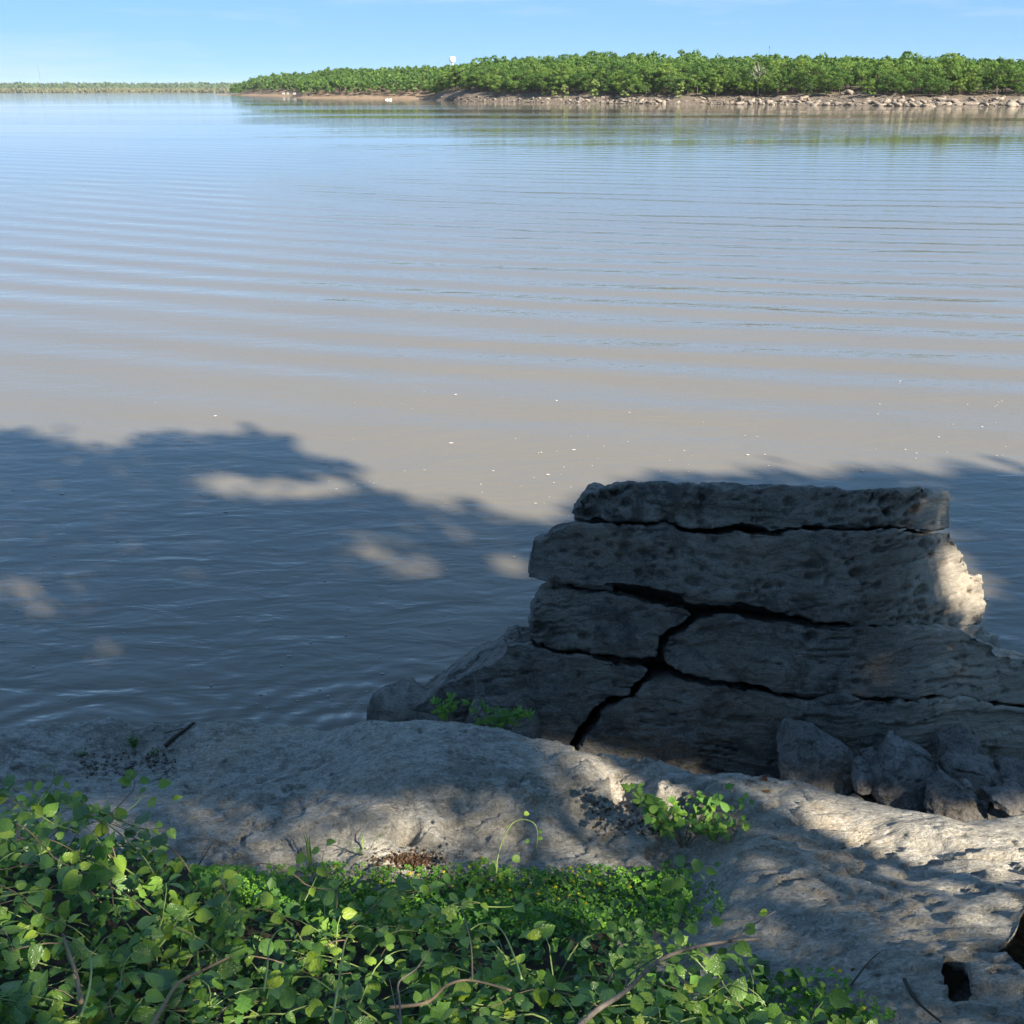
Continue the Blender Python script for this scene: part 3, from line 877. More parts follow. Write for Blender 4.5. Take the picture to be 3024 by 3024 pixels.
# boulders at the foot of the stack
def flat_y(Y, lean=0.25, bend=0.0, xc=0.0):
    return lambda X, Z: Y + lean * np.asarray(Z) + bend * (np.asarray(X) - xc) ** 2
def px_boulder(outline, Y, label, seed, depth=0.35, lean=0.35, bend=0.5, mat=None, dip=0.1, name='boulder', grp='boulders at the foot of the rock stack', taper=.35, amp=1.25):
    xc = at_y(np.mean([p[0] for p in outline]), 2250, Y)[0]
    o = block(name, outline, mat or M['rubble'], flat_y(Y, lean, bend, xc), depth, 0.012, seed=seed, dip=dip, bevel=1, taper=taper, layers=0.45, amp=amp, facet=1)
    return tag(o, label, 'boulder', grp)
px_boulder(z7([(205,720),(240,690),(330,630),(400,605),(440,625),(500,660),(560,645),(620,640),(690,670),(730,720),(735,760),(770,830),(775,960),(770,1050),(600,1080),(260,1060),(225,870),(210,790)]), 4.95, 'large blocky boulder between the ledge and the lowest slab', 11.0, 0.4)
px_boulder(z7([(1000,800),(1050,690),(1120,680),(1150,720),(1280,790),(1350,840),(1410,890),(1430,960),(1380,1000),(1300,1110),(1150,1180),(900,1160),(870,1010),(950,960),(980,880)]), 4.75, 'pointed grey boulder with a notch near its base', 12.0, 0.4)
px_boulder(z7([(1360,830),(1380,720),(1410,660),(1600,680),(1640,700),(1700,790),(1750,860),(1750,930),(1640,940),(1500,860),(1400,855)]), 5.15, 'wedge shaped boulder with one dark side, behind the pointed boulder', 13.0, 0.35)
px_boulder(z7([(1270,1110),(1340,1000),(1440,985),(1500,1000),(1560,1060),(1610,1100),(1700,1140),(1720,1260),(1600,1330),(1300,1280)]), 4.5, 'low flat topped boulder right of the pointed boulder at the ledge rim', 14.0, 0.35)
px_boulder(z7([(1400,900),(1480,850),(1600,880),(1700,930),(1800,920),(1830,1000),(1790,1090),(1700,1130),(1560,1070),(1420,980)]), 4.85, 'rough dark boulder lying below the wedge shaped boulder', 15.0, 0.35)
px_boulder(z7([(835,830),(920,805),(985,830),(960,890),(900,900),(850,870)]), 5.0, 'thin tilted stone between the blocky and the pointed boulder', 16.0, 0.2)
px_boulder(z7([(780,900),(830,870),(900,905),(960,920),(930,1000),(850,1040),(775,1010)]), 4.85, 'broken grey stone below the thin tilted stone', 17.0, 0.25)
px_boulder(z7([(1820,900),(1880,880),(1990,890),(2050,960),(2050,1080),(1900,1080),(1830,1020)]), 4.9, 'brown boulder at the frame edge below the stack', 18.0, 0.3)
px_boulder(z7([(1790,1120),(1850,1060),(1930,1020),(2080,1020),(2080,1180),(1900,1190)]), 4.6, 'brownish angular stone below the brown boulder', 19.0, 0.3)
px_boulder(z7([(1520,1010),(1555,980),(1600,1010),(1580,1045),(1540,1040)]), 4.72, 'small pale stone lying on the rough dark boulder', 20.0, 0.1, mat=M['pale'])
px_boulder(z7([(1715,1120),(1790,1105),(1900,1140),(1990,1180),(1940,1210),(1800,1190),(1730,1170)]), 4.4, 'long flat dark stone at the ledge rim', 21.0, 0.25)
px_boulder(z7([(1760,860),(1810,820),(1840,880),(1820,910),(1770,905)]), 5.2, 'small upright stone right of the wedge shaped boulder', 22.0, 0.15)
px_boulder(z7([(1840,830),(1880,810),(1990,870),(1990,900),(1870,890)]), 5.3, 'thin slanted stone below the right end of the stack', 23.0, 0.15)
px_boulder(z1([(230,200),(245,150),(265,100),(300,50),(350,35),(450,50),(560,65),(700,75),(800,130),(805,260),(230,260)]), 5.35, 'grey boulder at the water edge behind the ledge hump', 24.0, 0.5, mat=M['dark'], grp='boulders beside the lower slab')
px_boulder(z6([(335,640),(420,600),(560,575),(700,562),(800,575),(855,640),(875,720),(872,900),(335,900)]), 5.3, 'rounded dark boulder behind the small green saplings', 25.0, 0.3, mat=M['dark'], grp='boulders beside the lower slab')

# many small stones between the boulders
def rock_mesh(seed, sub=2, cuts=9, flat=0.8):
    rs = np.random.RandomState(seed)
    bm = bmesh.new()
    bmesh.ops.create_icosphere(bm, subdivisions=sub, radius=1.0)
    V = np.array([v.co[:] for v in bm.verts])
    for _ in range(cuts):
        n = rs.normal(size=3); n /= np.linalg.norm(n)
        dlim = rs.uniform(0.45, 0.8)
        s = V @ n
        V = V - np.maximum(0, s - dlim)[:, None] * n
    V = V + 0.06 * np.stack([fbm(V * 2 + seed, 3), fbm(V * 2 + seed + 9, 3), fbm(V * 2 + seed + 20, 3)], 1)
    V[:, 2] *= flat
    Fc = np.array([[v.index for v in f.verts] for f in bm.faces])
    bm.free()
    return V, Fc
ROCKS = [rock_mesh(s, 2) for s in range(8)]
def rock_scatter(name, items, mat):
    VV, FF, o = [], [], 0
    for k, (loc, size, rz) in enumerate(items):
        V, Fc = ROCKS[k % 8]
        c, s = math.cos(rz), math.sin(rz)
        W = V * size
        W = np.column_stack([W[:, 0] * c - W[:, 1] * s, W[:, 0] * s + W[:, 1] * c, W[:, 2]]) + loc
        VV.append(W); FF.append(Fc + o); o += len(W)
    return link(name, mesh(name, np.vstack(VV), np.vstack(FF)), mat)
items = []
for k in range(420):
    X = random.uniform(0.3, 4.2); Y = random.uniform(4.3, 5.6)
    if Y < float(rim_y(X)) + 0.1: continue
    s = random.uniform(0.02, 0.075)
    items.append((np.array([X, Y, foot_z(X, Y) + s * 0.4]), np.array([s, s * random.uniform(.6, 1), s * random.uniform(.5, .8)]), random.uniform(0, 6)))
tag(rock_scatter('gravel', items, M['rubble']), 'loose stones filling the gaps between the boulders', kind='stuff')
#---FAR---
# ------------------------------------------------------------------ far shores
def y_to_dz(Y, row):   # height relative to the eye of a point seen at that row, at forward distance Y
    return Y * math.tan(math.atan((1512.0 - row) / F) - PITCH)
def row_to_Y(row):     # forward distance of the lake surface seen at that row
    return CAM_H / math.tan(PITCH - math.atan((1512.0 - row) / F))
def fan(px, Y, z):     # a point at column px, forward distance Y and height z
    dep = Y * CP - (z - CAM_H) * SP
    return np.array([(px - 1512.0) / F * dep, Y, z])

class Shore:
    def __init__(s, shore, tops, back, prof, tree_h):
        s.shore, s.tops, s.back, s.prof, s.tree_h = shore, tops, back, prof, tree_h
    def Y0(s, px): return row_to_Y(float(interp(px, s.shore)))
    def top(s, px):
        Y = s.Y0(px) + s.back
        return max(0.6, CAM_H + y_to_dz(Y, float(interp(px, s.tops))) - s.tree_h)
    def ground(s, px, d):
        t = s.top(px)
        f = float(np.interp(d, [a for a, b in s.prof], [b for a, b in s.prof]))
        base = min(1.0, t / 4.0)
        z = f * base if f < 3.2 else 3.2 * base + (t - 3.2 * base) * (f - 3.2)
        return z if t > 3.2 else f / 4.2 * t
    def mesh(s, name, p0, p1, dp, rows, mat):
        cols = np.arange(p0, p1 + dp, dp)
        V = []
        for px in cols:
            Y0 = s.Y0(px)
            for d in rows:
                z = s.ground(px, d) if d >= 0 else -0.8
                j = 0.35 * float(pnoise(np.array([[px * 0.07, d * 0.11, 3.3]]))[0]) * min(3, max(0, d)) * 0.5
                V.append(fan(px, Y0 + d * 1.0 + 2.5 * float(pnoise(np.array([[px * 0.02, 0.5, 7.1]]))[0]), z + j))
        o = link(name, mesh(name, V, grid_faces(len(cols), len(rows))[:, ::-1], True), mat)
        tag(o, kind='structure')
        return o

PROF = [(0, 0), (3, .6), (8, 1.7), (16, 3.2), (45, 3.55), (130, 4.2), (400, 4.2)]     # 3.2 = bank top, 4.2 = hilltop
R3 = Shore([(1240,294),(1268,296),(1376,300),(1599,303.5),(1914,307.5),(2300,310.5),(2638,314),(3024,315.5),(3600,316)],
           [(1240,262),(1290,232),(1340,200),(1423,183),(1532,174),(1665,166),(1769,156),(1823,160),(1914,164),(2038,166),(2162,172),(2287,168),(2431,174),(2638,177),(2845,179),(3024,190),(3600,195)], 130, PROF, 8.5)
R2 = Shore([(860,288),(890,289.5),(1081,291.5),(1252,293),(1500,296)],
           [(860,262),(885,236),(920,216),(962,199),(1010,196),(1118,200),(1221,193),(1340,190),(1500,186)], 150, [(0,0),(15,.7),(28,1.2),(45,3.2),(90,3.6),(150,4.2),(400,4.2)], 10.0)
R1 = Shore([(640,281),(673,280.5),(800,284),(875,286),(960,287)],
           [(640,275),(690,262),(699,254),(750,229),(807,217),(860,216),(900,215),(960,206)], 200, [(0,0),(40,.8),(90,1.6),(120,3.2),(150,3.6),(200,4.2),(400,4.2)], 11.0)
rows = [-6, 0, 2, 4, 6, 8, 11, 14, 18, 24, 32, 45, 60, 80, 105, 130, 160, 200, 260, 340]
R3.mesh('hill', 1240, 3600, 12, rows, M['hill'])
R2.mesh('hill', 860, 1500, 12, [-6, 0, 8, 16, 25, 35, 45, 60, 75, 90, 120, 150, 200, 300], M['shore_t'])
R1.mesh('hill', 640, 960, 10, [-6, 0, 10, 20, 40, 60, 90, 120, 150, 200, 260, 340], M['shore_t'])
# low land across the left horizon
cols = np.arange(-1200, 1500, 30)
V = []
for px in cols:
    Y0 = row_to_Y(274.2) + 60 * math.sin(px * 0.011)
    for d, z in ((-40, -1), (0, 0.05), (30, 0.8), (200, 2.0), (600, 4.0), (1200, 9), (2500, 12), (7000, 20)):
        V.append(fan(px, Y0 + d, z))
far_land = link('terrain', mesh('terrain', V, grid_faces(len(cols), 8)[:, ::-1], True), M['farland'])
tag(far_land, kind='structure')

# ---- tree models (shared by all the far trees)
def leaf_cloud(rs, blobs, n_per, size, flat=0.8):
    """leaf clumps (kites) spread over the shells of many small lobes"""
    V, Fc = [], []
    for (c, r) in blobs:
        n = rs.normal(size=(n_per, 3)); n /= np.linalg.norm(n, axis=1)[:, None]
        n[:, 2] = np.where(n[:, 2] < -0.35, -n[:, 2] * 0.6, n[:, 2])
        rad = r * rs.uniform(0.55, 1.05, n_per)
        P = c + n * rad[:, None] * [1, 1, flat]
        for p, nn in zip(P, n):
            d = nn + rs.normal(size=3) * 0.40 + [0, 0, 0.12]; d /= np.linalg.norm(d)
            a = np.cross(d, rs.normal(size=3)); a /= np.linalg.norm(a) + 1e-9
            b = np.cross(d, a)
            s = size * rs.uniform(0.6, 1.3)
            k = len(V)
            V += [p - a * s, p + b * s * 0.62, p + a * s, p - b * s * 0.62]
            Fc.append((k, k + 1, k + 2, k + 3))
    return V, Fc

def crown_blobs(rs, h, w, n, base=0.22):
    out = []
    for _ in range(n):
        t = rs.uniform(base, 1.0)
        env = math.sqrt(max(0.02, 1 - ((t - 0.58) / 0.5) ** 2))
        a, q = rs.uniform(0, 6.283), math.sqrt(rs.uniform(0.05, 1.0))
        out.append((np.array([math.cos(a) * q * w * env * 0.5, math.sin(a) * q * w * env * 0.5, t * h * 0.92]), rs.uniform(0.10, 0.21) * w))
    return out

def trunk_mesh(rs, h, r, limbs=6, bare=False):
    b = Build()
    top = np.array([rs.normal() * 0.05 * h, rs.normal() * 0.05 * h, h * (0.95 if bare else 0.8)])
    ks = np.linspace(0, 1, 6)
    pts = [top * k + [0.03 * h * math.sin(3 * k + rs.rand()), 0.02 * h * math.cos(4 * k), 0] for k in ks]
    b.tube(pts, r * (1 - 0.8 * ks), 6)
    for i in range(limbs):
        k = rs.uniform(0.3, 0.85)
        p0 = top * k
        a = rs.uniform(0, 6.283)
        L = h * rs.uniform(0.2, 0.38)
        d = np.array([math.cos(a), math.sin(a), rs.uniform(0.4, 1.0)])
        mid = p0 + d * L * 0.5 + [0, 0, 0.03 * h]
        end = p0 + d * L + [0, 0, 0.1 * h]
        b.tube([p0, mid, end], [r * 0.4, r * 0.28, r * 0.1], 5)
        if bare:
            for _ in range(4):
                q = p0 + (end - p0) * rs.uniform(.3, .95)
                e = q + np.array([rs.normal(), rs.normal(), abs(rs.normal()) + .4]) * L * .28
                b.tube([q, (q + e) / 2 + rs.normal(size=3) * .04 * L, e], [r * .16, r * .12, r * .05], 4)
    return b

TREES = []
for k in range(9):
    rs = np.random.RandomState(100 + k)
    h, w = 8.9 * rs.uniform(0.86, 1.12), 6.9 * rs.uniform(0.82, 1.15)
    tb = trunk_mesh(rs, h, 0.16, 7)
    cV, cF = leaf_cloud(rs, crown_blobs(rs, h, w, 28, 0.24), 85, 0.21)
    tm, cm = mesh('trunk', tb.V, tb.F), mesh('crown', cV, np.array(cF))
    tm.materials.append(M['bark']); cm.materials.append(M['tree_leaf'])
    TREES.append((tm, cm))
WILLOWS = []
for k in range(3):
    rs = np.random.RandomState(200 + k)
    tb = trunk_mesh(rs, 5.0, 0.09, 7)
    cV, cF = leaf_cloud(rs, crown_blobs(rs, 5.4, 3.6, 18, 0.05), 70, 0.19)
    tm, cm = mesh('trunk', tb.V, tb.F), mesh('crown', cV, np.array(cF))
    tm.materials.append(M['bark']); cm.materials.append(M['willow_leaf'])
    WILLOWS.append((tm, cm))

def put_tree(name, models, k, loc, s, rz, label, cat='tree', group=None):
    r = thing(name, tuple(loc), label, cat, group)
    r.rotation_euler.z = rz
    r.scale = (s, s, s * random.uniform(0.9, 1.1))
    link('trunk', models[k % len(models)][0], parent=r)
    link('crown', models[k % len(models)][1], parent=r)
    return r

rs = np.random.RandomState(5)
single, mass = [], []
d = 13.0
row = 0
while d < 240:
    Yref = 360 + d
    step_m = 5.4 if d < 60 else 5.8
    px = 1262.0
    while px < 3130:
        Y = R3.Y0(px) + d
        px += step_m / Y * F * rs.uniform(0.75, 1.25)
        dd = d + rs.uniform(-2.2, 2.2)
        if px < 1460 and dd < 34 - (px - 1262) * 0.08: continue       # bare eroded bluff
        if abs(px - 2515) < 32 and dd < 30: continue                   # rock outcrop
        if d < 15 and rs.rand() < 0.35: continue
        P = fan(px, R3.Y0(px) + dd, R3.ground(px, dd) - 0.15)
        (single if len(single) < 282 and d < 52 else mass).append((P, rs.uniform(0.66, 1.25) * (0.72 if d < 16 else 1.0) * (1.15 if rs.rand() < .08 else 1.0), rs.uniform(0, 6.28), px, dd))
    d += 4.0 if d < 50 else 6.5
    row += 1
def place(px):
    return ('above the bare bluff', 'behind the willows', 'between willows and dead tree', 'between dead tree and outcrop', 'right of the outcrop')[int(np.searchsorted([1460, 2030, 2236, 2515], px))]
for k, (P, s, rz, px, dd) in enumerate(single):
    rowname = 'front edge' if dd < 22 else 'second rows' if dd < 38 else 'deeper rows'
    put_tree('oak_tree', TREES, k, P, s, rz, 'green oak in the %s of far wood, %s' % (rowname, place(px)), 'tree', 'far oaks, %s, %s' % (rowname, place(px)))
for k, (px, dd, s) in enumerate(((1668, 9, .85), (1752, 8, 1.25), (1843, 8, 1.2), (2008, 8, 1.1), (1608, 11, .7), (1636, 11, .7))):
    P = fan(px, R3.Y0(px) + dd, R3.ground(px, dd) - 0.1)
    lab = ['slim pale willow just left of the tallest pale willow on the far shore', 'tallest pale yellowish willow standing on the far rocky shore', 'pale willow between two others on the far rocky shore',
           'rightmost pale willow on the far rocky shore', 'leftmost small round bush on the far rocky shore', 'small round bush right beside the leftmost one on the far shore'][k]
    put_tree('willow_tree', WILLOWS, k, P, s, k * 1.3, lab, 'tree', 'willows on the far shore')
# bare dead tree
rs2 = np.random.RandomState(77)
P = fan(2236, R3.Y0(2236) + 14, R3.ground(2236, 14))
dt = thing('dead_tree', tuple(P), 'bare bleached dead tree standing among the green far trees', 'tree')
trunk_mesh(rs2, 9.5, 0.20, 9, True).obj('trunk', M['dead_wood'], dt)

def mass_trees(name, items, blobs, per, size, mat, h0=8.5, w0=6.6, label=None):
    VV, FF = [], []
    base = []
    for k in range(8):
        r_ = np.random.RandomState(300 + k)
        V, Fc = leaf_cloud(r_, crown_blobs(r_, h0, w0, blobs, 0.25), per, size)
        base.append((np.array(V), np.array(Fc)))
    o = 0
    for k, (P, s, rz) in enumerate(items):
        V, Fc = base[k % 8]
        c, sn = math.cos(rz) * s, math.sin(rz) * s
        W = np.column_stack([V[:, 0] * c - V[:, 1] * sn, V[:, 0] * sn + V[:, 1] * c, V[:, 2] * s]) + P
        VV.append(W); FF.append(Fc + o); o += len(W)
    ob = link(name, mesh(name, np.vstack(VV), np.vstack(FF)), mat)
    return tag(ob, label, kind='stuff')
mass_trees('forest', [(P, s, rz) for P, s, rz, _, _ in mass], 16, 24, 0.42, M['wood_leaf'], label='dense oak wood covering the crest of the far hill')
items = []
d = 32.0
while d < 300:
    px = 872.0
    while px < 1420:
        Y = R2.Y0(px) + d
        px += 6.0 / Y * F * rs.uniform(0.75, 1.25)
        dd = d + rs.uniform(-3, 3)
        items.append((fan(px, R2.Y0(px) + dd, R2.ground(px, dd) - 0.2), rs.uniform(0.85, 1.3), rs.uniform(0, 6.28)))
    d += 7.5
mass_trees('forest', items, 9, 24, 0.6, M['wood_leaf'], label='green wood on the middle headland behind a sandy beach')
items = []
d = 110.0
while d < 420:
    px = 676.0
    while px < 960:
        Y = R1.Y0(px) + d
        px += 8.0 / Y * F * rs.uniform(0.75, 1.25)
        dd = d + rs.uniform(-4, 4)
        items.append((fan(px, R1.Y0(px) + dd, R1.ground(px, dd) - 0.2), rs.uniform(1.0, 1.5), rs.uniform(0, 6.28)))
    d += 10
mass_trees('forest', items, 8, 14, 0.9, M['wood_leaf'], label='bluish green wood at the tip of the distant point')
def strip(name, Ya, Yb, n, hh, ww, mat, label, z0):
    r_ = np.random.RandomState(400)
    V, Fc = [], []
    for k in range(n):
        px = r_.uniform(-700, 800); Y = row_to_Y(274.2) + r_.uniform(Ya, Yb)
        P = fan(px, Y, z0)
        h = hh * r_.uniform(0.7, 1.25); w = ww * r_.uniform(0.6, 1.3)
        for j in range(7):
            c = P + [r_.normal() * w * .4, r_.normal() * w * .4, h * r_.uniform(.1, .9)]
            s = w * .42 * r_.uniform(.7, 1.3)
            a = r_.uniform(0, 3.14)
            u = np.array([math.cos(a), math.sin(a), 0]) * s; v = np.array([0, -0.25, 1]) * s * (1.6 if hh < 9 else .8)
            q = len(V)
            V += [c - u, c - v, c + u, c + v]; Fc.append((q, q + 1, q + 2, q + 3))
    return tag(link(name, mesh(name, V, np.array(Fc)), mat), label, kind='stuff')
strip('reeds', 20, 160, 4200, 8.5, 5.0, M['reed'], 'pale flooded brush along the far left shore', 1.0)
strip('forest', 700, 1700, 4200, 20, 11, M['far_leaf'], 'low blue green woods along the far left horizon', 8.0)

# ---- boulders along the far shore
FROCK = [rock_mesh(40 + s, 2, 10, 0.7) for s in range(8)]
FROCK_M = [mesh('far_boulder', V, Fc) for V, Fc in FROCK]
for q in FROCK_M: q.materials.append(M['far_rock'])
rs = np.random.RandomState(15)
small = []
n_big = 0
for k in range(2600):
    px = rs.uniform(1290, 3110)
    d = abs(rs.normal()) * 5.0 + 0.2
    if d > 14: continue
    big = rs.rand() < 0.16 and n_big < 295 and (px > 1480 or rs.rand() < 0.35)
    s = rs.uniform(0.45, 1.15) * (1.0 + 0.6 * max(0, (px - 1700) / 1300)) if big else rs.uniform(0.2, 0.6)
    P = fan(px, R3.Y0(px) + d, R3.ground(px, d) + 0.1 * s)
    sc = np.array([s * rs.uniform(.9, 1.9), s * rs.uniform(.7, 1.1), s * rs.uniform(.55, 1.0)])
    if big:
        n_big += 1
        o = link('far_boulder', FROCK_M[n_big % 8], loc=tuple(P), rot=(rs.normal() * .25, rs.normal() * .25, rs.uniform(0, 6.28)), scale=tuple(sc))
        szn = 'large' if s > 1.1 else 'middling' if s > 0.75 else 'smaller'
        wh = 'at the waterline' if d < 3 else 'higher up the bank'
        pl = place(px).replace('above', 'below').replace('behind', 'below')
        tag(o, '%s tan far-shore boulder %s, %s' % (szn, wh, pl), 'boulder', 'far boulders, %s, %s, %s' % (szn, wh, pl))
    else:
        small.append((P, sc, rs.uniform(0, 6.28)))
ROCKS = FROCK
tag(rock_scatter('rubble', small, M['far_rock']), 'small broken stones between the boulders of the far shore', kind='stuff')
for px, dd, s, lab in ((2512, 17, 2.2, 'big square rock outcrop in a gap between the far trees'), (2486, 15, 1.3, 'tall narrow rock left of the square far outcrop')):
    P = fan(px, R3.Y0(px) + dd, R3.ground(px, dd) + .3)
    o = link('rock_outcrop', FROCK_M[int(px) % 8], loc=tuple(P), rot=(0, .1, .4), scale=(s * (1.2 if s > 2 else .7), s, s))
    tag(o, lab, 'rock')

# ---- water tower
Yt = 1500.0
base = fan(1337, Yt, 25.0)
zt = lambda row: CAM_H + y_to_dz(Yt, row)
wtw = thing('water_tower', tuple(base), 'white water tower rising above the trees on the far hill', 'water tower')
z0, z1_ = zt(186) - base[2], zt(167) - base[2]
Build().lathe([(1.6, 0), (1.3, z0 * .5), (1.3, z0), (1.6, z0 + .3)], 16).obj('stem', M['white'], wtw, True)
hh = z1_ - z0
Build().lathe([(1.3, z0), (3.0, z0 + .14 * hh), (3.95, z0 + .26 * hh), (4.05, z0 + .35 * hh), (4.05, z0 + .86 * hh), (3.8, z0 + .93 * hh), (2.2, z0 + .985 * hh), (0.05, z0 + hh)], 24).obj('tank', M['white'], wtw, True)
b = Build()
for s in range(16):
    th = 2 * math.pi * s / 16
    b.tube([(4.2 * math.cos(th), 4.2 * math.sin(th), z0 + .28 * hh), (4.2 * math.cos(th), 4.2 * math.sin(th), z0 + .28 * hh + 1.0)], .03, 4)
b.lathe([(4.22, z0 + .28 * hh + 1.0), (4.28, z0 + .28 * hh + 1.06), (4.16, z0 + .28 * hh + 1.06), (4.22, z0 + .28 * hh + 1.0)], 24)
b.obj('railing', M['grey_metal'], wtw)

# ---- masts
def lattice_mast(name, base, h, w, label, top_r=0):
    t = thing(name, tuple(base), label, 'mast')
    b = Build()
    cs = [(w * math.cos(a), w * math.sin(a)) for a in (0, 2.094, 4.189)]
    for c in cs: b.tube([(c[0], c[1], 0), (c[0], c[1], h)], w * .28, 4)
    b.obj('leg', M['grey_metal'], t)
    b = Build(); n = int(h / (w * 3))
    for k in range(n):
        za, zb = h * k / n, h * (k + 1) / n
        for i in range(3):
            b.tube([(*cs[i], za), (*cs[(i + 1) % 3], zb)], w * .12, 3)
    b.obj('bracing', M['grey_metal'], t)
    Build().tube([(0, 0, h), (0, 0, h * 1.05 + .5)], w * .3, 5).obj('antenna', M['grey_metal'], t)
    if top_r: Build().lathe([(.01, h), (top_r, h + .15), (top_r, h + .6), (.01, h + .75)], 10).obj('head', M['grey_metal'], t)
    return t
Ym = 3400.0
pb = fan(123.5, Ym, 6.0)
lattice_mast('radio_mast', pb, CAM_H + y_to_dz(Ym, 192) - 6.0, 0.75, 'tall thin lattice mast above the far left shore')
Ym = R3.Y0(2265) + 150
pb = fan(2265, Ym, R3.ground(2265, 150))
lattice_mast('radio_mast', pb, CAM_H + y_to_dz(Ym, 142) - R3.ground(2265, 150), 0.10, 'slim mast with a small head above the right hill trees', .28)

# ---- motor boat
Yb = row_to_Y(295.5)
bo = thing('motor_boat', tuple(fan(1147, Yb, 0.0)), 'small white motor boat running on the far water', 'boat')
bo.scale = (.6, .6, .6)
hull = Build()
secs = [(-2.6, .95, .75), (-1.2, 1.05, .78), (0.6, 1.0, .85), (1.9, .65, .98), (2.75, .06, 1.12)]
V, Fc = [], []
for x, w, h in secs:
    V += [(x, -w, h), (x, -w * .8, .1), (x, 0, -.25), (x, w * .8, .1), (x, w, h)]
for k in range(4):
    for i in range(4): Fc.append((k*5+i, (k+1)*5+i, (k+1)*5+i+1, k*5+i+1))
    Fc.append((k*5+4, (k+1)*5+4, (k+1)*5, k*5))
Fc.append((0, 1, 2, 3, 4))
hull.add(V, Fc).obj('hull', M['white'], bo)
Build().add([(.2, -.8, .85), (.2, .8, .85), (-.15, .7, 1.45), (-.15, -.7, 1.45), (.24, -.8, .85), (.24, .8, .85), (-.11, .7, 1.45), (-.11, -.7, 1.45)], [(0,1,2,3),(4,7,6,5),(0,3,7,4),(1,5,6,2),(3,2,6,7),(0,4,5,1)]).obj('windshield', M['glass'], bo)
Build().box((-2.75, 0, .75), (.35, .45, .7)).box((-2.8, 0, .15), (.18, .2, .7)).obj('outboard_motor', M['black'], bo)
Build().box((-.9, -.4, .95), (.5, .45, .45)).box((-.9, .4, .95), (.5, .45, .45)).obj('seat', M['white'], bo)
# ---- parked campers on the point
for k, (px, w) in enumerate(((838, 3.2), (851, 2.4), (871, 3.6))):
    Yc = R1.Y0(px) + 52
    w *= .62
    c = thing('camper', tuple(fan(px, Yc, R1.ground(px, 52))), ['leftmost of three small white campers parked on the distant point', 'middle one of three small white campers parked on the distant point', 'rightmost of three small white campers parked on the distant point'][k], 'camper', 'campers on the distant point')
    Build().add([(-w/2,-1,.5),(w/2,-1,.5),(w/2,1,.5),(-w/2,1,.5),(-w/2+.1,-.95,1.9),(w/2-.3,-.95,2.0),(w/2-.3,.95,2.0),(-w/2+.1,.95,1.9)], [(3,2,1,0),(4,5,6,7),(0,1,5,4),(1,2,6,5),(2,3,7,6),(3,0,4,7)]).obj('body', M['camper'], c)
    Build().box((0, -1.02, 1.4), (w * .4, .06, .4)).obj('window', M['glass'], c)
    for sx in (-1, 1):
        Build().tube([(sx * w * .25, -1.0, .35), (sx * w * .25, -.75, .35)], .35, 12).obj('wheel', M['black'], c)
#---NEAR---
# ------------------------------------------------------------------ leaves and plants of the near bank
def leaf_mesh(name, rows, fold=0.18, curl=-0.18, wave=0.0, mat=None):
    """rows: (distance along the midrib, half width); 5 points across, cupped along the midrib"""
    V, Fc = [], []
    for k, (t, w) in enumerate(rows):
        for j, c in enumerate((-1, -.55, 0, .55, 1)):
            x = c * w
            y = t if (k > 0 or abs(c) > .2) else 0.02
            z = fold * abs(x) + curl * t * t + wave * math.sin(9 * t + 2 * c) * abs(c)
            V.append((x, y, z))
    n = len(rows)
    for k in range(n - 1):
        for j in range(4):
            Fc.append((k*5+j, k*5+j+1, (k+1)*5+j+1, (k+1)*5+j))
    me = mesh(name, V, Fc, True)
    if mat: me.materials.append(mat)
    return me
HEART = [(-.10, .20), (.03, .36), (.22, .44), (.45, .42), (.68, .29), (.87, .12), (1.0, .005)]
ROUND = [(-.04, .22), (.10, .40), (.32, .47), (.56, .44), (.78, .29), (.94, .10), (1.0, .005)]
OVATE = [(-.03, .14), (.08, .25), (.28, .33), (.50, .31), (.72, .20), (.90, .08), (1.0, .005)]
LOBED = [(-.05, .10), (.06, .22), (.22, .46), (.34, .26), (.52, .42), (.68, .20), (1.0, .005)]
VLEAF = [leaf_mesh('leaf', HEART, .22, -.22, 0, M['vine_leaf']), leaf_mesh('leaf', ROUND, .12, -.10, .02, M['vine_leaf']), leaf_mesh('leaf', OVATE, .30, -.28, 0, M['vine_leaf']),
         leaf_mesh('leaf', HEART, -.10, -.30, .03, M['vine_leaf']), leaf_mesh('leaf', ROUND, .35, .10, .02, M['vine_leaf']), leaf_mesh('leaf', LOBED, .10, -.15, .03, M['lobed_leaf'])]
RED = leaf_mesh('leaf', [(a * .5, b * .5) for a, b in HEART], .35, -.3, .03, M['dead_leaf_one'])
LLEAF = [leaf_mesh('leaf', LOBED, .15, -.2, .03, M['lobed_leaf']), leaf_mesh('leaf', OVATE, .2, -.25, .02, M['lobed_leaf'])]
LANCE = [(-.0, .03), (.10, .09), (.32, .15), (.55, .15), (.78, .10), (.92, .04), (1.0, .004)]
SLEAF = [leaf_mesh('leaf', LANCE, .25, -.2, 0, M['lobed_leaf'])]

def face_up(normal, heading, roll=0.0):
    z = np.asarray(normal, float); z /= np.linalg.norm(z)
    y = np.asarray(heading, float); y = y - z * (y @ z); y /= np.linalg.norm(y) + 1e-9
    x = np.cross(y, z)
    return Matrix(((x[0], y[0], z[0]), (x[1], y[1], z[1]), (x[2], y[2], z[2]))).to_euler()

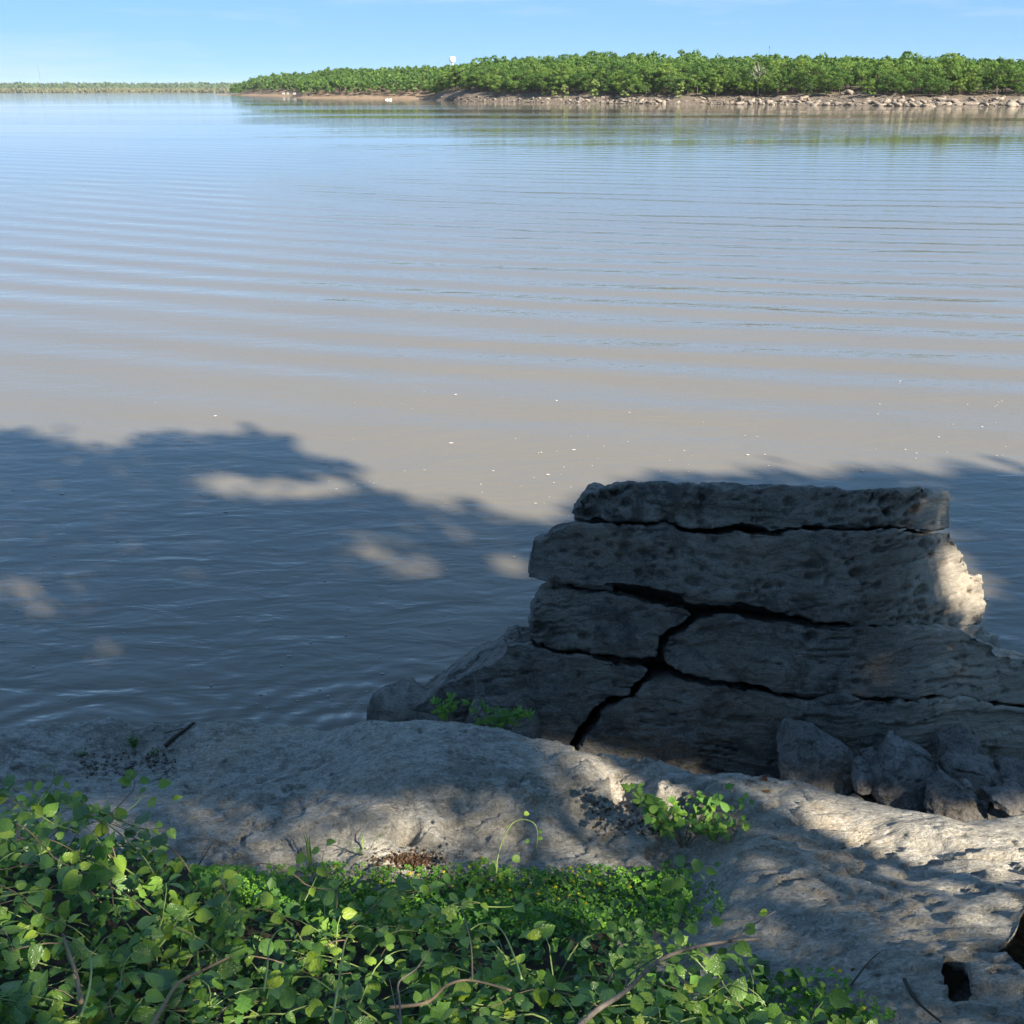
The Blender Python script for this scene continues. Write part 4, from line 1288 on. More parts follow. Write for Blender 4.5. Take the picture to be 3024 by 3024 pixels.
VINE_PX = np.array([(-900,2380),(-100,2330),(60,2290),(200,2340),(420,2330),(520,2420),(470,2520),(640,2590),(900,2610),(1120,2600),(1300,2590),(1480,2580),(1800,2590),(1960,2560),(2060,2640),(1990,2760),(2260,2850),(2420,2890),(2560,3000),(2700,3400),(-900,3400)], float)
def in_veg(P, grow=0):
    q = proj(P)
    return inside(VINE_PX, q)

rsv = np.random.RandomState(21)
def vine(loc, n_stem, reach, height, label, lift=0.0, size=1.0, density=1.0):
    root = thing('greenbrier_vine', tuple(loc), label, 'vine', 'greenbrier vines on the bank')
    leaves = 0
    for s in range(n_stem):
        a = rsv.uniform(0, 6.283)
        L = reach * rsv.uniform(.55, 1.15)
        H = height * rsv.uniform(.5, 1.15)
        n = max(8, int(L / 0.035))
        P = np.zeros((n, 3)); p = np.array(loc, float); p[:2] += rsv.normal(size=2) * .1
        head = a
        for k in range(n):
            t = k / (n - 1)
            head += rsv.normal() * .13
            p[:2] += np.array([math.cos(head), math.sin(head)]) * L / n
            g = float(bank_z(p[0], p[1]))
            gl = ledge_z(p[0], p[1])
            base = max(g, gl)
            P[k] = (p[0], p[1], base + 0.03 + lift + H * math.sin(min(1.0, t * 1.25 + .05) * 2.2) + .012 * math.sin(9 * t + s))
        ok = in_veg(P)
        if ok.sum() < 5: continue
        last = int(np.where(ok)[0].max()) + 1
        P = P[:last]
        if len(P) < 5: continue
        r0 = rsv.uniform(.0018, .0036)
        tb = Build().tube(P - np.array(loc), np.linspace(r0, r0 * .5, len(P)), 5)
        tb.obj('stem', M['green_stem'] if rsv.rand() < .65 else M['brown_stem'], root)
        side = 1
        k = 2
        while k < len(P):
            if ok[k] and rsv.rand() < .95 * density:
                side = -side
                tg = P[min(k + 1, len(P) - 1)] - P[k - 1]; tg /= np.linalg.norm(tg) + 1e-9
                out = np.cross(tg, [0, 0, 1]) * side; out /= np.linalg.norm(out) + 1e-9
                hd = out * .9 + tg * .35 + np.array([0, 0, .1])
                pet = P[k] + hd * .012 + np.array([0, 0, .008])
                nrm = np.array([rsv.normal() * .6, -.22 + rsv.normal() * .6, 1.0])
                sz = rsv.uniform(.028, .068) * size
                if rsv.rand() < .08: sz *= .55
                v = rsv.rand()
                vi = 0 if v < .36 else 1 if v < .44 else 2 if v < .68 else 3 if v < .86 else 4 if v < .91 else 5
                link('leaf', RED if rsv.rand() < .006 else VLEAF[vi], parent=root, loc=tuple(pet - np.array(loc)), rot=face_up(nrm, hd), scale=(sz * rsv.uniform(.9, 1.1), sz, sz))
                leaves += 1
                if leaves >= 270: return root
            k += 1 if rsv.rand() < .6 else 2
    return root
VINES = [  # X, Y on the bank, stems, reach, height, label
 (-1.95, 3.25, 13, .75, .34, 'tall leafy greenbrier tangle at the left edge, topping the ledge'),
 (-1.35, 3.05, 12, .70, .30, 'greenbrier tangle right of the tallest one at the left edge'),
 (-1.90, 2.55, 12, .65, .24, 'greenbrier patch at the left edge below the tallest tangle'),
 (-1.15, 2.45, 13, .62, .20, 'greenbrier patch with a reddish leaf, in the left middle of the greenery'),
 (-0.55, 2.85, 11, .60, .20, 'greenbrier patch reaching the bare rock left of the clover'),
 (-0.45, 2.25, 13, .60, .18, 'greenbrier patch in the middle of the greenery below the clover'),
 (0.15, 2.55, 10, .58, .18, 'greenbrier patch growing through the yellow flowered clover'),
 (0.25, 2.10, 13, .58, .17, 'greenbrier patch at the lower middle edge beside the grey branch'),
 (0.75, 2.35, 11, .55, .20, 'greenbrier patch beside the slab, under the long grey branch'),
 (-1.05, 1.95, 12, .55, .18, 'greenbrier patch at the bottom left around the pale cane'),
 (-0.35, 1.80, 11, .50, .16, 'greenbrier patch at the bottom middle around the thorny brown cane'),
 (-1.65, 1.95, 10, .55, .18, 'greenbrier patch in the bottom left corner'),
 (0.75, 1.95, 9, .50, .18, 'greenbrier patch at the bottom right end of the greenery'),
]
for X, Y, n, rch, h, lab in VINES:
    vine((X, Y, float(bank_z(X, Y))), int(n * 1.65), rch, h, lab, size=1.0)

# low dark leaves that fill in under the vines, and the clover mats
def leaf_stuff(name, pts, sizes, normals, mat, label, shape='kite', trif=False):
    V, Fc = [], []
    r_ = np.random.RandomState(31)
    for p, s, nrm in zip(pts, sizes, normals):
        nrm = nrm / np.linalg.norm(nrm)
        a = np.cross(nrm, r_.normal(size=3)); a /= np.linalg.norm(a) + 1e-9
        b = np.cross(nrm, a)
        dirs = [0] if not trif else [0, 2.09, 4.19]
        for th in dirs:
            u = a * math.cos(th) + b * math.sin(th); v = -a * math.sin(th) + b * math.cos(th)
            k = len(V)
            V += [p, p + u * s * .45 + v * s * .36 + nrm * s * .07, p + u * s * .9 + v * s * .2, p + u * s - nrm * s * .12, p + u * s * .9 - v * s * .2, p + u * s * .45 - v * s * .36 + nrm * s * .07]
            Fc += [(k, k + 1, k + 2, k + 3), (k, k + 3, k + 4, k + 5)]
    return tag(link(name, mesh(name, V, np.array(Fc)), mat), label, kind='stuff') if label else link(name, mesh(name, V, np.array(Fc)), mat)
def veg_points(n, h0, h1, poly=None, rs_=None):
    rs_ = rs_ or rsv
    X = rs_.uniform(-2.7, 1.8, n); Y = rs_.uniform(1.35, 4.0, n)
    P = np.column_stack([X, Y, np.maximum(bank_z(X, Y), ledge_height(np.column_stack([X, Y]), False)) + rs_.uniform(h0, h1, n)])
    q = proj(P)
    return P[inside(VINE_PX if poly is None else np.asarray(poly, float), q)]
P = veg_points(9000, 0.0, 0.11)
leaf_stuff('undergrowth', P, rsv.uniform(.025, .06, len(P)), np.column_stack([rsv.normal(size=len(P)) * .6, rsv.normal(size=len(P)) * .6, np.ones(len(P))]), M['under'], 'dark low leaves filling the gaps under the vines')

def clover(loc, poly, n, label, flowers, hmax=.10, size=(.010, .018), mat=None):
    root = thing('clover_patch', tuple(loc), label, 'clover')
    P = veg_points(n, 0.0, hmax, poly)
    o = leaf_stuff('foliage', P - np.array(loc), rsv.uniform(*size, len(P)), np.column_stack([rsv.normal(size=len(P)) * .45, rsv.normal(size=len(P)) * .45 - .1, np.ones(len(P))]), mat or M['clover'], None, trif=True)
    o.parent = root; o['kind'] = 'stuff'
    b = Build()
    for p in P[::9]:
        q = p - np.array(loc)
        b.tube([q - [rsv.normal() * .01, rsv.normal() * .01, rsv.uniform(.04, .08)], q], .0007, 3)
    o = b.obj('stalks', M['green_stem'], root); o['kind'] = 'stuff'
    if flowers:
        hv, hf = [], []
        fb = Build()
        for k in range(5):      # a small ball of drooping petals
            z = .0012 + .0018 * k
            r = (.0035, .0052, .0056, .0046, .002)[k]
            for j in range(8):
                a = 2 * math.pi * (j + .5 * (k % 2)) / 8
                c, s = math.cos(a), math.sin(a)
                t = np.array([-s, c, 0]) * .0018
                p0 = np.array([c * r * .5, s * r * .5, z + .0015]); p1 = np.array([c * r * 1.25, s * r * 1.25, z - .001])
                fb.add([p0 - t * .4, p1 - t, p1 + t, p0 + t * .4], [(0, 1, 2, 3)])
        fm = mesh('flower_head', fb.V, fb.F); fm.materials.append(M['yellow'])
        for (px, py) in flowers:
            # find the mat's surface under that column and row
            z = 1.1
            for _ in range(14):
                Q = at_z(px, py, z); z = .5 * z + .5 * (max(float(bank_z(Q[0], Q[1])), ledge_z(Q[0], Q[1])) + hmax + .012)
            Q = at_z(px, py, z)
            link('flower_head', fm, parent=root, loc=tuple(Q - np.array(loc)), rot=(rsv.normal() * .3, rsv.normal() * .3, rsv.uniform(0, 6)), scale=rsv.uniform(.8, 1.2))
    return root
fl = [(1422,2535),(1424,2548),(1336,2618),(1330,2700),(1440,2632),(1505,2630),(1510,2650),(1545,2600),(1560,2620),(1610,2600),(1685,2562),(1690,2575),(1705,2585),(1738,2560),(1740,2575),(1668,2600),(1680,2645),(1695,2605),(1708,2640),(1640,2620),(1650,2655),(1725,2650),(1730,2668),(1475,2590),(1210,2580),(1235,2585),(1180,2590),(1125,2605),(1310,2575),(1540,2690),(1590,2640),(1770,2610),(1800,2590),(1860,2620),(990,2560),(980,2590),(1385,2560),(1580,2565),(1620,2560),(1660,2570)]
cl0 = (0.0, 3.1, float(bank_z(0.0, 3.1)))
clover(cl0, [(560,2560),(800,2555),(1000,2545),(1150,2560),(1300,2558),(1420,2535),(1550,2560),(1750,2555),(1900,2560),(2010,2560),(2050,2640),(1980,2740),(1700,2760),(1300,2760),(1000,2720),(700,2680),(560,2640)], 52000,
       'clover mat with yellow flower heads along the foot of the ledge', fl, .09)
cl1 = (1.0, 2.0, float(bank_z(1.0, 2.0)))
clover(cl1, [(2180,2900),(2300,2880),(2420,2850),(2500,2880),(2560,2930),(2640,2990),(2700,3100),(2500,3200),(2100,3200),(2050,3000)], 26000,
       'bright green clover mat in the bottom corner against the slab', [(2460,2862),(2480,2870),(2550,2980),(2300,3010)], .08, (.009, .018))
cl2 = (0.62, 3.1, ledge_z(.62, 3.1))
clover(cl2, [(1920,2560),(2000,2530),(2090,2600),(2150,2640),(2140,2700),(2060,2740),(1950,2720)], 16000, 'small clover tuft in the crevice left of the broad slab', [], .06)

# ---- canes and branches
def Yv(row): return float(np.interp(row, [2400, 2500, 2560, 2700, 2800, 2900, 3024, 3150], [3.7, 3.55, 3.35, 2.85, 2.48, 2.18, 1.86, 1.6]))
def smooth_path(C, n=26):
    C = np.asarray(C, float)
    t = np.linspace(0, len(C) - 1, n)
    out = []
    for v in t:
        i = min(int(v), len(C) - 2); f = v - i
        p0, p1, p2, p3 = C[max(i-1, 0)], C[i], C[i+1], C[min(i+2, len(C)-1)]
        out.append(.5 * ((2*p1) + (-p0+p2)*f + (2*p0-5*p1+4*p2-p3)*f*f + (-p0+3*p1-3*p2+p3)*f**3))
    return np.array(out)
def cane(name, pts, r0, r1, mat, label, cat='branch', thorns=0, leaves=(), twigs=(), near=.97, group=None):
    C = np.array([at_y(x, y, (Yv(y) * near if len(q) == 0 else q[0])) for x, y, *q in pts])
    S = smooth_path(C)
    base = S[0].copy()
    root = thing(name, tuple(base), label, cat, group)
    Build().tube(S - base, np.linspace(r0, r1, len(S)), 7).obj('stem', mat, root, True)
    for k in range(thorns):
        i = random.randrange(2, len(S) - 1)
        d = np.array([random.gauss(0, 1), random.gauss(0, 1), random.gauss(0, 1)]); d /= np.linalg.norm(d)
        Build().tube([S[i] - base, S[i] - base + d * r0 * 3.2], [r0 * .5, r0 * .05], 4).obj('thorn', mat, root)
    for tw in twigs:
        T = smooth_path(np.array([at_y(x, y, (Yv(y) * near if len(q) == 0 else q[0])) for x, y, *q in tw]), 12)
        Build().tube(T - base, np.linspace(r1 * .9, r1 * .4, len(T)), 5).obj('twig', mat, root)
    for (x, y, sz, vi, *q) in leaves:
        Q = at_y(x, y, Yv(y) * near if not q else q[0])
        i = int(np.argmin(np.linalg.norm(S - Q, axis=1)))
        hd = Q - S[i] + np.array([0, 0, .001])
        link('leaf', (VLEAF + LLEAF)[vi], parent=root, loc=tuple(Q - base), rot=face_up([random.gauss(0, .4), -.5, .8], [random.gauss(0, 1), random.gauss(0, .6), random.gauss(0, .3)]), scale=sz)
    return root
cane('branch', [(1680,3060),(1760,2985),(1850,2925),(1940,2840),(2040,2800),(2150,2780),(2250,2772)], .0075, .0042, M['twig'], 'long grey fallen branch slanting up across the lower greenery', near=.93,
     twigs=[[(1850,2925),(1860,2880),(1950,2820)], [(2150,2780),(2210,2740),(2290,2690)]], leaves=[(2265,2690,.035,2),(2180,2790,.05,0),(2230,2740,.04,1),(2100,2720,.045,5),(2060,2745,.045,5),(2130,2840,.06,0)])
cane('cane', [(420,3080),(475,2985),(525,2905),(590,2870),(680,2825)], .0055, .0035, M['brown_stem'], 'thorny light brown cane near the bottom left edge', thorns=14, near=.92)
cane('cane', [(240,2960),(225,2880),(205,2820),(185,2760)], .0060, .0050, M['brown_stem'], 'upright thorny brown stem at the lower left', thorns=16, near=.92)
cane('cane', [(970,3090),(985,2990),(1005,2870),(1020,2780),(1055,2735),(1095,2745)], .0034, .0020, M['green_stem'], 'pale green shoot arching up at the bottom, left of the middle', near=.88)
cane('cane', [(240,3000),(265,2910),(268,2830),(240,2785),(195,2765)], .0036, .0022, M['green_stem'], 'pale green shoot looping beside the upright thorny stem', near=.90)
cane('cane', [(780,2925),(790,2850),(795,2790),(820,2750),(855,2742),(880,2790)], .0030, .0016, M['green_stem'], 'pale hooked shoot left of the arching shoots', near=.90)
cane('cane', [(1150,2975),(1260,2960),(1320,2910),(1390,2895),(1510,2925)], .0045, .0030, M['brown_stem'], 'brown cane bending through the lower middle greenery', near=.92, thorns=8,
     twigs=[[(1395,2893),(1392,2800),(1380,2740),(1360,2680),(1330,2640)]])
cane('cane', [(1540,2890),(1520,2830),(1490,2760),(1460,2730),(1420,2728),(1390,2745)], .0030, .0018, M['green_stem'], 'pale green shoot arching over the middle of the greenery', near=.90)
cane('cane', [(1185,3060),(1180,2960),(1178,2900),(1230,2860),(1270,2800)], .0034, .0018, M['twig'], 'pair of bleached dry stems at the bottom middle', near=.90, twigs=[[(1190,3060),(1165,2960),(1150,2890)]])
tend = cane('vine_tendril', [(1466,2580,3.35),(1470,2530,3.38),(1490,2470,3.45),(1515,2430,3.5),(1550,2420,3.5),(1580,2435,3.48),(1588,2470,3.46),(1582,2510,3.44)], .0028, .0012, M['green_stem'], 'pale young vine tip arching like a hook before the ledge', 'vine',
     leaves=[(1548,2402,.022,4,3.5),(1600,2460,.022,2,3.46),(1590,2475,.02,3,3.46),(1555,2490,.024,2,3.45),(1505,2442,.016,2,3.49),(1535,2537,.036,1,3.4)])
cane('vine_tendril', [(215,2560,3.2),(240,2500,3.3),(290,2440,3.4),(330,2400,3.45),(395,2330,3.5),(390,2290,3.5)], .0026, .0013, M['brown_stem'], 'leafy vine tip standing up over the left ledge', 'vine',
     leaves=[(370,2290,.05,1,3.5),(415,2305,.04,0,3.48),(470,2315,.05,3,3.47),(460,2370,.05,1,3.45),(510,2360,.04,2,3.46),(430,2330,.035,2,3.48),(385,2310,.05,0,3.5)])
cane('vine_tendril', [(60,2460,3.3),(110,2380,3.4),(155,2310,3.48),(160,2270,3.5),(135,2258,3.5),(105,2280,3.5),(110,2310,3.5)], .0028, .0012, M['green_stem'], 'curling vine tip at the left edge above the tallest tangle', 'vine',
     leaves=[(85,2310,.04,0,3.47),(125,2310,.045,1,3.46),(165,2320,.05,4,3.45),(195,2310,.035,2,3.45),(230,2340,.045,0,3.44),(170,2335,.04,3,3.44)])
cane('vine_tendril', [(900,2660,3.1),(930,2600,3.2),(950,2550,3.28),(955,2510,3.3)], .0022, .0012, M['green_stem'], 'small vine tip with round leaves before the sunlit hump', 'vine',
     leaves=[(900,2525,.045,1,3.25),(940,2510,.035,0,3.28),(965,2490,.045,2,3.3),(945,2560,.05,0,3.22),(870,2560,.04,1,3.22)])
cane('vine_tendril', [(1880,2580,3.25),(1960,2560,3.2),(2040,2550,3.15),(2110,2555,3.12)], .0022, .0012, M['brown_stem'], 'thin vine runner with yellow green leaves before the crevice', 'vine',
     leaves=[(2020,2550,.055,0,3.14),(2060,2540,.05,1,3.13),(2085,2570,.045,2,3.1),(2020,2600,.06,2,3.1),(1980,2600,.06,3,3.1),(2110,2555,.03,2,3.1)])
# fallen twigs on the rock
def stick(pts, r, mat, label, lift=.012, name='stick'):
    C = np.array([on_ledge(x, y) + [0, 0, lift * k] for x, y, k in pts])
    S = smooth_path(C, 12); base = S[0].copy()
    b = Build(); b.tube(S - base, np.linspace(r, r * .55, len(S)), 6)
    o = b.obj(name, mat, None, True, tuple(base))
    return tag(o, label, 'stick')
stick([(488,2206,1), (520,2180,2), (548,2158,2), (575,2140,2)], .014, M['bark'], 'dark weathered driftwood stick beside the pebble pocket', .008)
stick([(430,2188,1), (500,2165,2), (560,2150,1)], .004, M['twig'], 'thin straight twig lying behind the driftwood stick', .006)
stick([(2668,2905,2), (2690,2950,2), (2725,2990,2), (2775,3035,2)], .007, M['bark'], 'blackish stick on the slab below the worn hole', .010)
stick([(2512,2915,1), (2540,2890,3), (2570,2868,5), (2592,2858,6)], .003, M['bark'], 'thin dark twig rising from the clover onto the slab', .012)
stick([(570,2585,1), (600,2545,2), (630,2500,3)], .004, M['bark'], 'straight dark twig leaning on the rock above the vines', .010)

# ---- shrub in the crevice, saplings, grass
def shrub(loc, n, h, spread, leafm, lsize, label, name='shrub', per=9, cat='shrub', stem_r=.003, two=True):
    root = thing(name, tuple(loc), label, cat)
    r_ = np.random.RandomState(int(abs(loc[0]) * 1000) % 900)
    for s in range(n):
        a = r_.uniform(0, 6.283)
        L = h * r_.uniform(.6, 1.1)
        d = np.array([math.cos(a) * spread, math.sin(a) * spread * .7, 1.0])
        C = np.array([[0, 0, 0], d * L * .35 + [0, 0, .02], d * L * [.75, .75, .8], d * L * [1.1, 1.1, 1.0]])
        S = smooth_path(C, 10)
        Build().tube(S, np.linspace(stem_r, stem_r * .35, len(S)), 5).obj('stem', M['brown_stem'], root)
        for k in range(per):
            i = r_.randint(4, 10)
            b = r_.uniform(0, 6.283)
            hd = np.array([math.cos(b), math.sin(b), .35])
            q = S[i] + hd * lsize * .35
            link('leaf', leafm[r_.randint(len(leafm))], parent=root, loc=tuple(q), rot=face_up([r_.normal() * .45, -.35 + r_.normal() * .4, .9], hd), scale=lsize * r_.uniform(.6, 1.25))
    return root
c = on_ledge(2020, 2500)
shrub(tuple(c - [0, 0, .02]), 13, .30, .75, LLEAF, .046, 'bright green lobed leaf shrub growing in the crevice of the ledge', per=11, stem_r=.0032)
c = on_ledge(2110, 2480)
shrub(tuple(c - [0, 0, .02]), 7, .17, .9, LLEAF, .040, 'low leafy sprout right beside the crevice shrub', per=8, stem_r=.0025)
def sapling(px, py, Y, n, h, spread, label):
    Q = at_y(px, py, Y)
    root = thing('sapling', tuple(Q), label, 'sapling', 'saplings behind the ledge')
    r_ = np.random.RandomState(int(px))
    for s in range(n):
        x = (s - (n - 1) / 2) * spread + r_.normal() * .012
        L = h * r_.uniform(.65, 1.15)
        S = smooth_path(np.array([[x * .5, 0, 0], [x * .8, r_.normal() * .02, L * .5], [x * 1.15, r_.normal() * .03, L]]), 8)
        Build().tube(S, np.linspace(.0028, .0012, 8), 5).obj('stem', M['brown_stem'], root)
        for k in range(17):
            i = r_.randint(3, 8)
            b = r_.uniform(0, 6.283)
            hd = np.array([math.cos(b), math.sin(b), r_.uniform(.3, 1.4)])
            link('leaf', SLEAF[0], parent=root, loc=tuple(S[i]), rot=face_up([r_.normal() * .6, -.6, .6], hd), scale=r_.uniform(.040, .062))
    return root
sapling(1312, 2140, 5.12, 3, .17, .055, 'small leafy sapling at the corner of the grey waterside boulder')
sapling(1478, 2165, 5.10, 7, .18, .048, 'row of leafy willow shoots before the rounded dark boulder')
def tuft(px, py, n, h, label, lean=.6):
    c = on_ledge(px, py)
    V, Fc = [], []
    r_ = np.random.RandomState(int(px))
    for k in range(n):
        a = r_.uniform(0, 6.283); L = h * r_.uniform(.5, 1.1); w = .0035
        d = np.array([math.cos(a), math.sin(a), 0]); sd = np.array([-d[1], d[0], 0]) * w
        p0 = d * r_.uniform(0, .02); p1 = p0 + d * L * lean * .35 + [0, 0, L * .65]; p2 = p0 + d * L * lean + [0, 0, L * .85]
        q = len(V)
        V += [p0 - sd, p0 + sd, p1 + sd * .8, p1 - sd * .8, p2]
        Fc += [(q, q + 1, q + 2, q + 3), (q + 3, q + 2, q + 4)]
    o = link('grass_tuft', mesh('grass_tuft', V, Fc), M['grass'], loc=tuple(c - [0, 0, .01]))
    return tag(o, label, 'grass')
tuft(397, 2206, 30, .085, 'grass tuft growing in the pebble pocket on the left ledge')
tuft(455, 2230, 14, .05, 'small yellowish sprout among the pebbles right of the grass tuft')
tuft(240, 2222, 26, .035, 'flat green weed in the hollow left of the grass tuft', 1.6)
tuft(920, 2560, 5, .26, 'dry seed stalks standing up before the sunlit hump', .1)
tuft(1075, 2520, 7, .12, 'short grass blades leaning over the sunlit hump', .9)

# ---- loose stones, litter
ROCK_P = [rock_mesh(70 + s, 2, 8, .75) for s in range(5)]
PEB = [mesh('pebble', V, Fc) for V, Fc in ROCK_P]
for q in PEB: q.materials.append(M['rubble'])
PEBP = [mesh('pebble', V, Fc) for V, Fc in ROCK_P]
for q in PEBP: q.materials.append(M['pale'])
def pebble(px, py, w, label, group, k, pale=False, name='pebble'):
    c = on_ledge(px, py)
    s = w / F * 4.8 / 2
    o = link(name, (PEBP if pale else PEB)[k % 5], loc=tuple(c + [0, 0, s * .3]), rot=(random.gauss(0, .2), random.gauss(0, .2), random.uniform(0, 6)), scale=(s, s * .8, s * .7))
    return tag(o, label, 'stone', group)
pk = np.random.RandomState(8)
for k in range(34):
    pebble(pk.uniform(225, 500), pk.normal() * 22 + 2262 - .05 * k, pk.uniform(14, 34), 'small grey pebble lying in the dark hollow of the left ledge', 'pebbles in the left hollow', k)
for k in range(44):
    t = pk.rand()
    pebble(1690 + 190 * t + pk.normal() * 20, 2350 + 70 * t + pk.normal() * 20, pk.uniform(12, 36), 'small pale pebble in the pocket left of the crevice shrub', 'pebbles in the right pocket', k, pk.rand() < .5)
for k, (px, py, w, lab) in enumerate(((468, 2296, 26, 'white stone chip below the pebble hollow'), (575, 2326, 60, 'flat grey stone right of the white chip'), (664, 2246, 28, 'pale chip on the bare rock right of the driftwood stick'),
        (505, 2214, 30, 'flat pale stone at the lower end of the driftwood stick'), (450, 2156, 22, 'reddish stone near the rim above the grass tuft'), (552, 2318, 40, 'thin dark stone touching the flat grey stone'))):
    pebble(px, py, w, lab, None, k, True, 'stone')
P = []
r_ = np.random.RandomState(44)
P = np.array([on_ledge(r_.normal() * 48 + 1215, r_.normal() * 13 + 2545) + [0, 0, r_.uniform(.003, .02)] for _ in range(620)])
leaf_stuff('leaf_litter', P, r_.uniform(.006, .022, len(P)), np.column_stack([r_.normal(size=(len(P), 2)) * .8, np.ones(len(P))]), M['dead_leaf'], 'heap of dry brown leaves at the foot of the sunlit hump')
P = np.array([on_ledge(r_.uniform(1740, 1960), r_.uniform(2370, 2470)) + [0, 0, .006] for _ in range(170)])
leaf_stuff('leaf_litter', P, r_.uniform(.008, .022, len(P)), np.column_stack([r_.normal(size=(len(P), 2)) * .5, np.ones(len(P))]), M['dead_leaf'], 'brown leaf bits among the pebbles of the right pocket')
P = np.array([on_ledge(r_.uniform(230, 520), r_.normal() * 20 + 2255) + [0, 0, .004] for _ in range(260)])
leaf_stuff('leaf_litter', P, r_.uniform(.008, .02, len(P)), np.column_stack([r_.normal(size=(len(P), 2)) * .5, np.ones(len(P))]), M['dead_leaf'], 'dark plant litter in the left pebble hollow')
DL = leaf_mesh('fallen_leaf', OVATE, .3, .35, .03, M['dead_leaf_one'])
for px, py, s, lab in ((2257, 2297, .045, 'yellow brown fallen leaf on the ledge rim'), (2205, 2308, .025, 'small red brown leaf left of the yellow one on the rim'), (2287, 2312, .022, 'small red brown leaf right of the yellow one on the rim'),
                       (2258, 2342, .03, 'dark red leaf below the yellow one on the ledge'), (2604, 2556, .03, 'red brown leaf in the hollow of the slab'), (2485, 2518, .035, 'curled brown leaf on the slab left of the hollow'), (2512, 2872, .018, 'tiny red leaf on the lower slab')):
    c = on_ledge(px, py)
    tag(link('fallen_leaf', DL, loc=tuple(c + [0, 0, .008]), rot=(random.gauss(0, .3), random.gauss(0, .3), random.uniform(0, 6)), scale=s), lab, 'leaf', 'fallen leaves on the ledge')

# ---- foam flecks on the lake
r_ = np.random.RandomState(3)
V, Fc = [], []
def fleck(P, s):
    n = 7; a0 = r_.uniform(0, 6)
    k = len(V)
    el = r_.uniform(.9, 2.4)
    for j in range(n):
        a = a0 + 2 * math.pi * j / n
        rr = s * r_.uniform(.5, 1.1)
        V.append((P[0] + math.cos(a) * rr * el, P[1] + math.sin(a) * rr, .006))
    V.append((P[0], P[1], .006 + s * .35))
    for j in range(n): Fc.append((k + j, k + (j + 1) % n, k + n))
for _ in range(150):
    x = r_.uniform(0, 3024); y = r_.triangular(1080, 1330, 1560)
    if r_.rand() > .35 + .65 * x / 3024: continue
    P = at_z(x, y, 0); fleck(P, r_.uniform(.004, .013) if r_.rand() < .9 else .02)
for _ in range(170):
    x = r_.uniform(0, 2950); y = r_.uniform(1380, 2080)
    P = at_z(x, y, 0); fleck(P, r_.uniform(.004, .012))
for _ in range(40):
    x = r_.normal() * 160 + 1000; y = r_.normal() * 25 + 2070
    P = at_z(x, y, 0); fleck(P, r_.uniform(.004, .011))
tag(link('foam_flecks', mesh('foam_flecks', V, Fc), M['foam']), 'tiny white foam flecks drifting on the near water', kind='stuff')

# ------------------------------------------------------------------ trees on the near bank, behind and beside the camera: they shade ledge and water
SHADE = [(-3000,1270),(0,1280),(100,1290),(230,1335),(350,1320),(480,1300),(600,1290),(720,1285),(850,1300),(930,1350),(1000,1368),(1060,1400),(1075,1445),(1200,1480),(1400,1510),(1550,1540),(1640,1560),(1700,1500),(1780,1450),(1950,1410),(2100,1405),(2300,1400),(2600,1400),(3024,1395),(5500,1390)]
PATCH = [  # column, row, half width, half height, slope, how open (1 = full sun)
 (640,1418,75,24,0,.9),(800,1446,160,24,.05,1),(960,1440,110,30,0,1),(40,1745,75,32,0,.85),(180,1808,60,36,0,.8),(205,1728,38,20,0,.6),(300,1922,42,20,0,.7),(1120,1625,75,30,.2,.75),(1205,1672,60,26,0,.85),(1380,1590,55,20,0,.6),(1525,1665,65,32,0,.75),(340,1380,28,12,0,.5),(380,1612,34,14,0,.5),(1310,1512,40,14,0,.5),
 (2850,1745,42,100,0,1),(2800,1660,26,70,-.0,.9),(2725,1500,30,70,0,.65),(2760,1560,16,60,0,.7),(2745,1950,55,80,0,.65),(2605,1985,32,65,0,.5),(2830,1930,70,50,0,.5),(2560,2100,20,60,0,.25),
 (1195,2500,95,62,0,1),(1090,2440,90,50,0,.55),(1260,2440,60,40,.4,.6),(1030,2500,60,40,0,.45),
 (1690,2258,60,44,.5,1),(1770,2288,80,48,.4,1),(1890,2322,120,46,.35,1),(2020,2350,100,42,.35,1),(2125,2372,70,36,.3,1),
 (2240,2362,70,26,.25,.9),(2370,2392,80,40,.25,1),(2480,2390,90,30,.25,.9),(2570,2418,100,38,.3,1),(2670,2462,100,36,.3,1),(2500,2450,110,28,.3,.85),(2770,2452,80,30,.2,1),(2900,2450,110,36,.0,1),(3010,2440,100,60,0,1),
 (2800,2530,90,36,.4,1),(2890,2572,120,40,.4,1),(2970,2612,100,40,.4,1),(2760,2645,130,20,.35,.8),(2900,2695,110,22,.3,.7),(2790,2730,80,24,.1,.7),(2960,2800,40,50,0,.7),(3060,2545,80,70,0,1),(3120,2440,90,60,0,1),
]
rt = np.random.RandomState(99)
def open_sky(q, rnd, gx=44.0, gy=30.0):
    x, y = q[:, 0], q[:, 1]
    g = rt.normal(size=len(x))
    lit = y < interp(x, SHADE) + 8 * np.sin(x * .021 + 1) + 5 * np.sin(x * .057) + 13 * g
    for (cx, cy, a, b, sl, k) in PATCH:
        dx = x - cx; dy = y - cy - sl * dx
        lit |= (((dx / (a + gx)) ** 2 + (dy / (b + gy)) ** 2) < 1.0 + np.where(y > 2190, .12, .45) * g) & (rnd < k)
    return lit
sd = Vector(-SUN_DIR)
def canopy(n, xr, yr, z0, zr):
    X = rt.uniform(*xr, n); Y = rt.uniform(*yr, n)
    z = rt.uniform(*zr, n)
    t = (z - z0) / SUN_DIR[2]
    L = np.column_stack([X, Y, np.full(n, z0)]) + SUN_DIR * t[:, None]
    return L
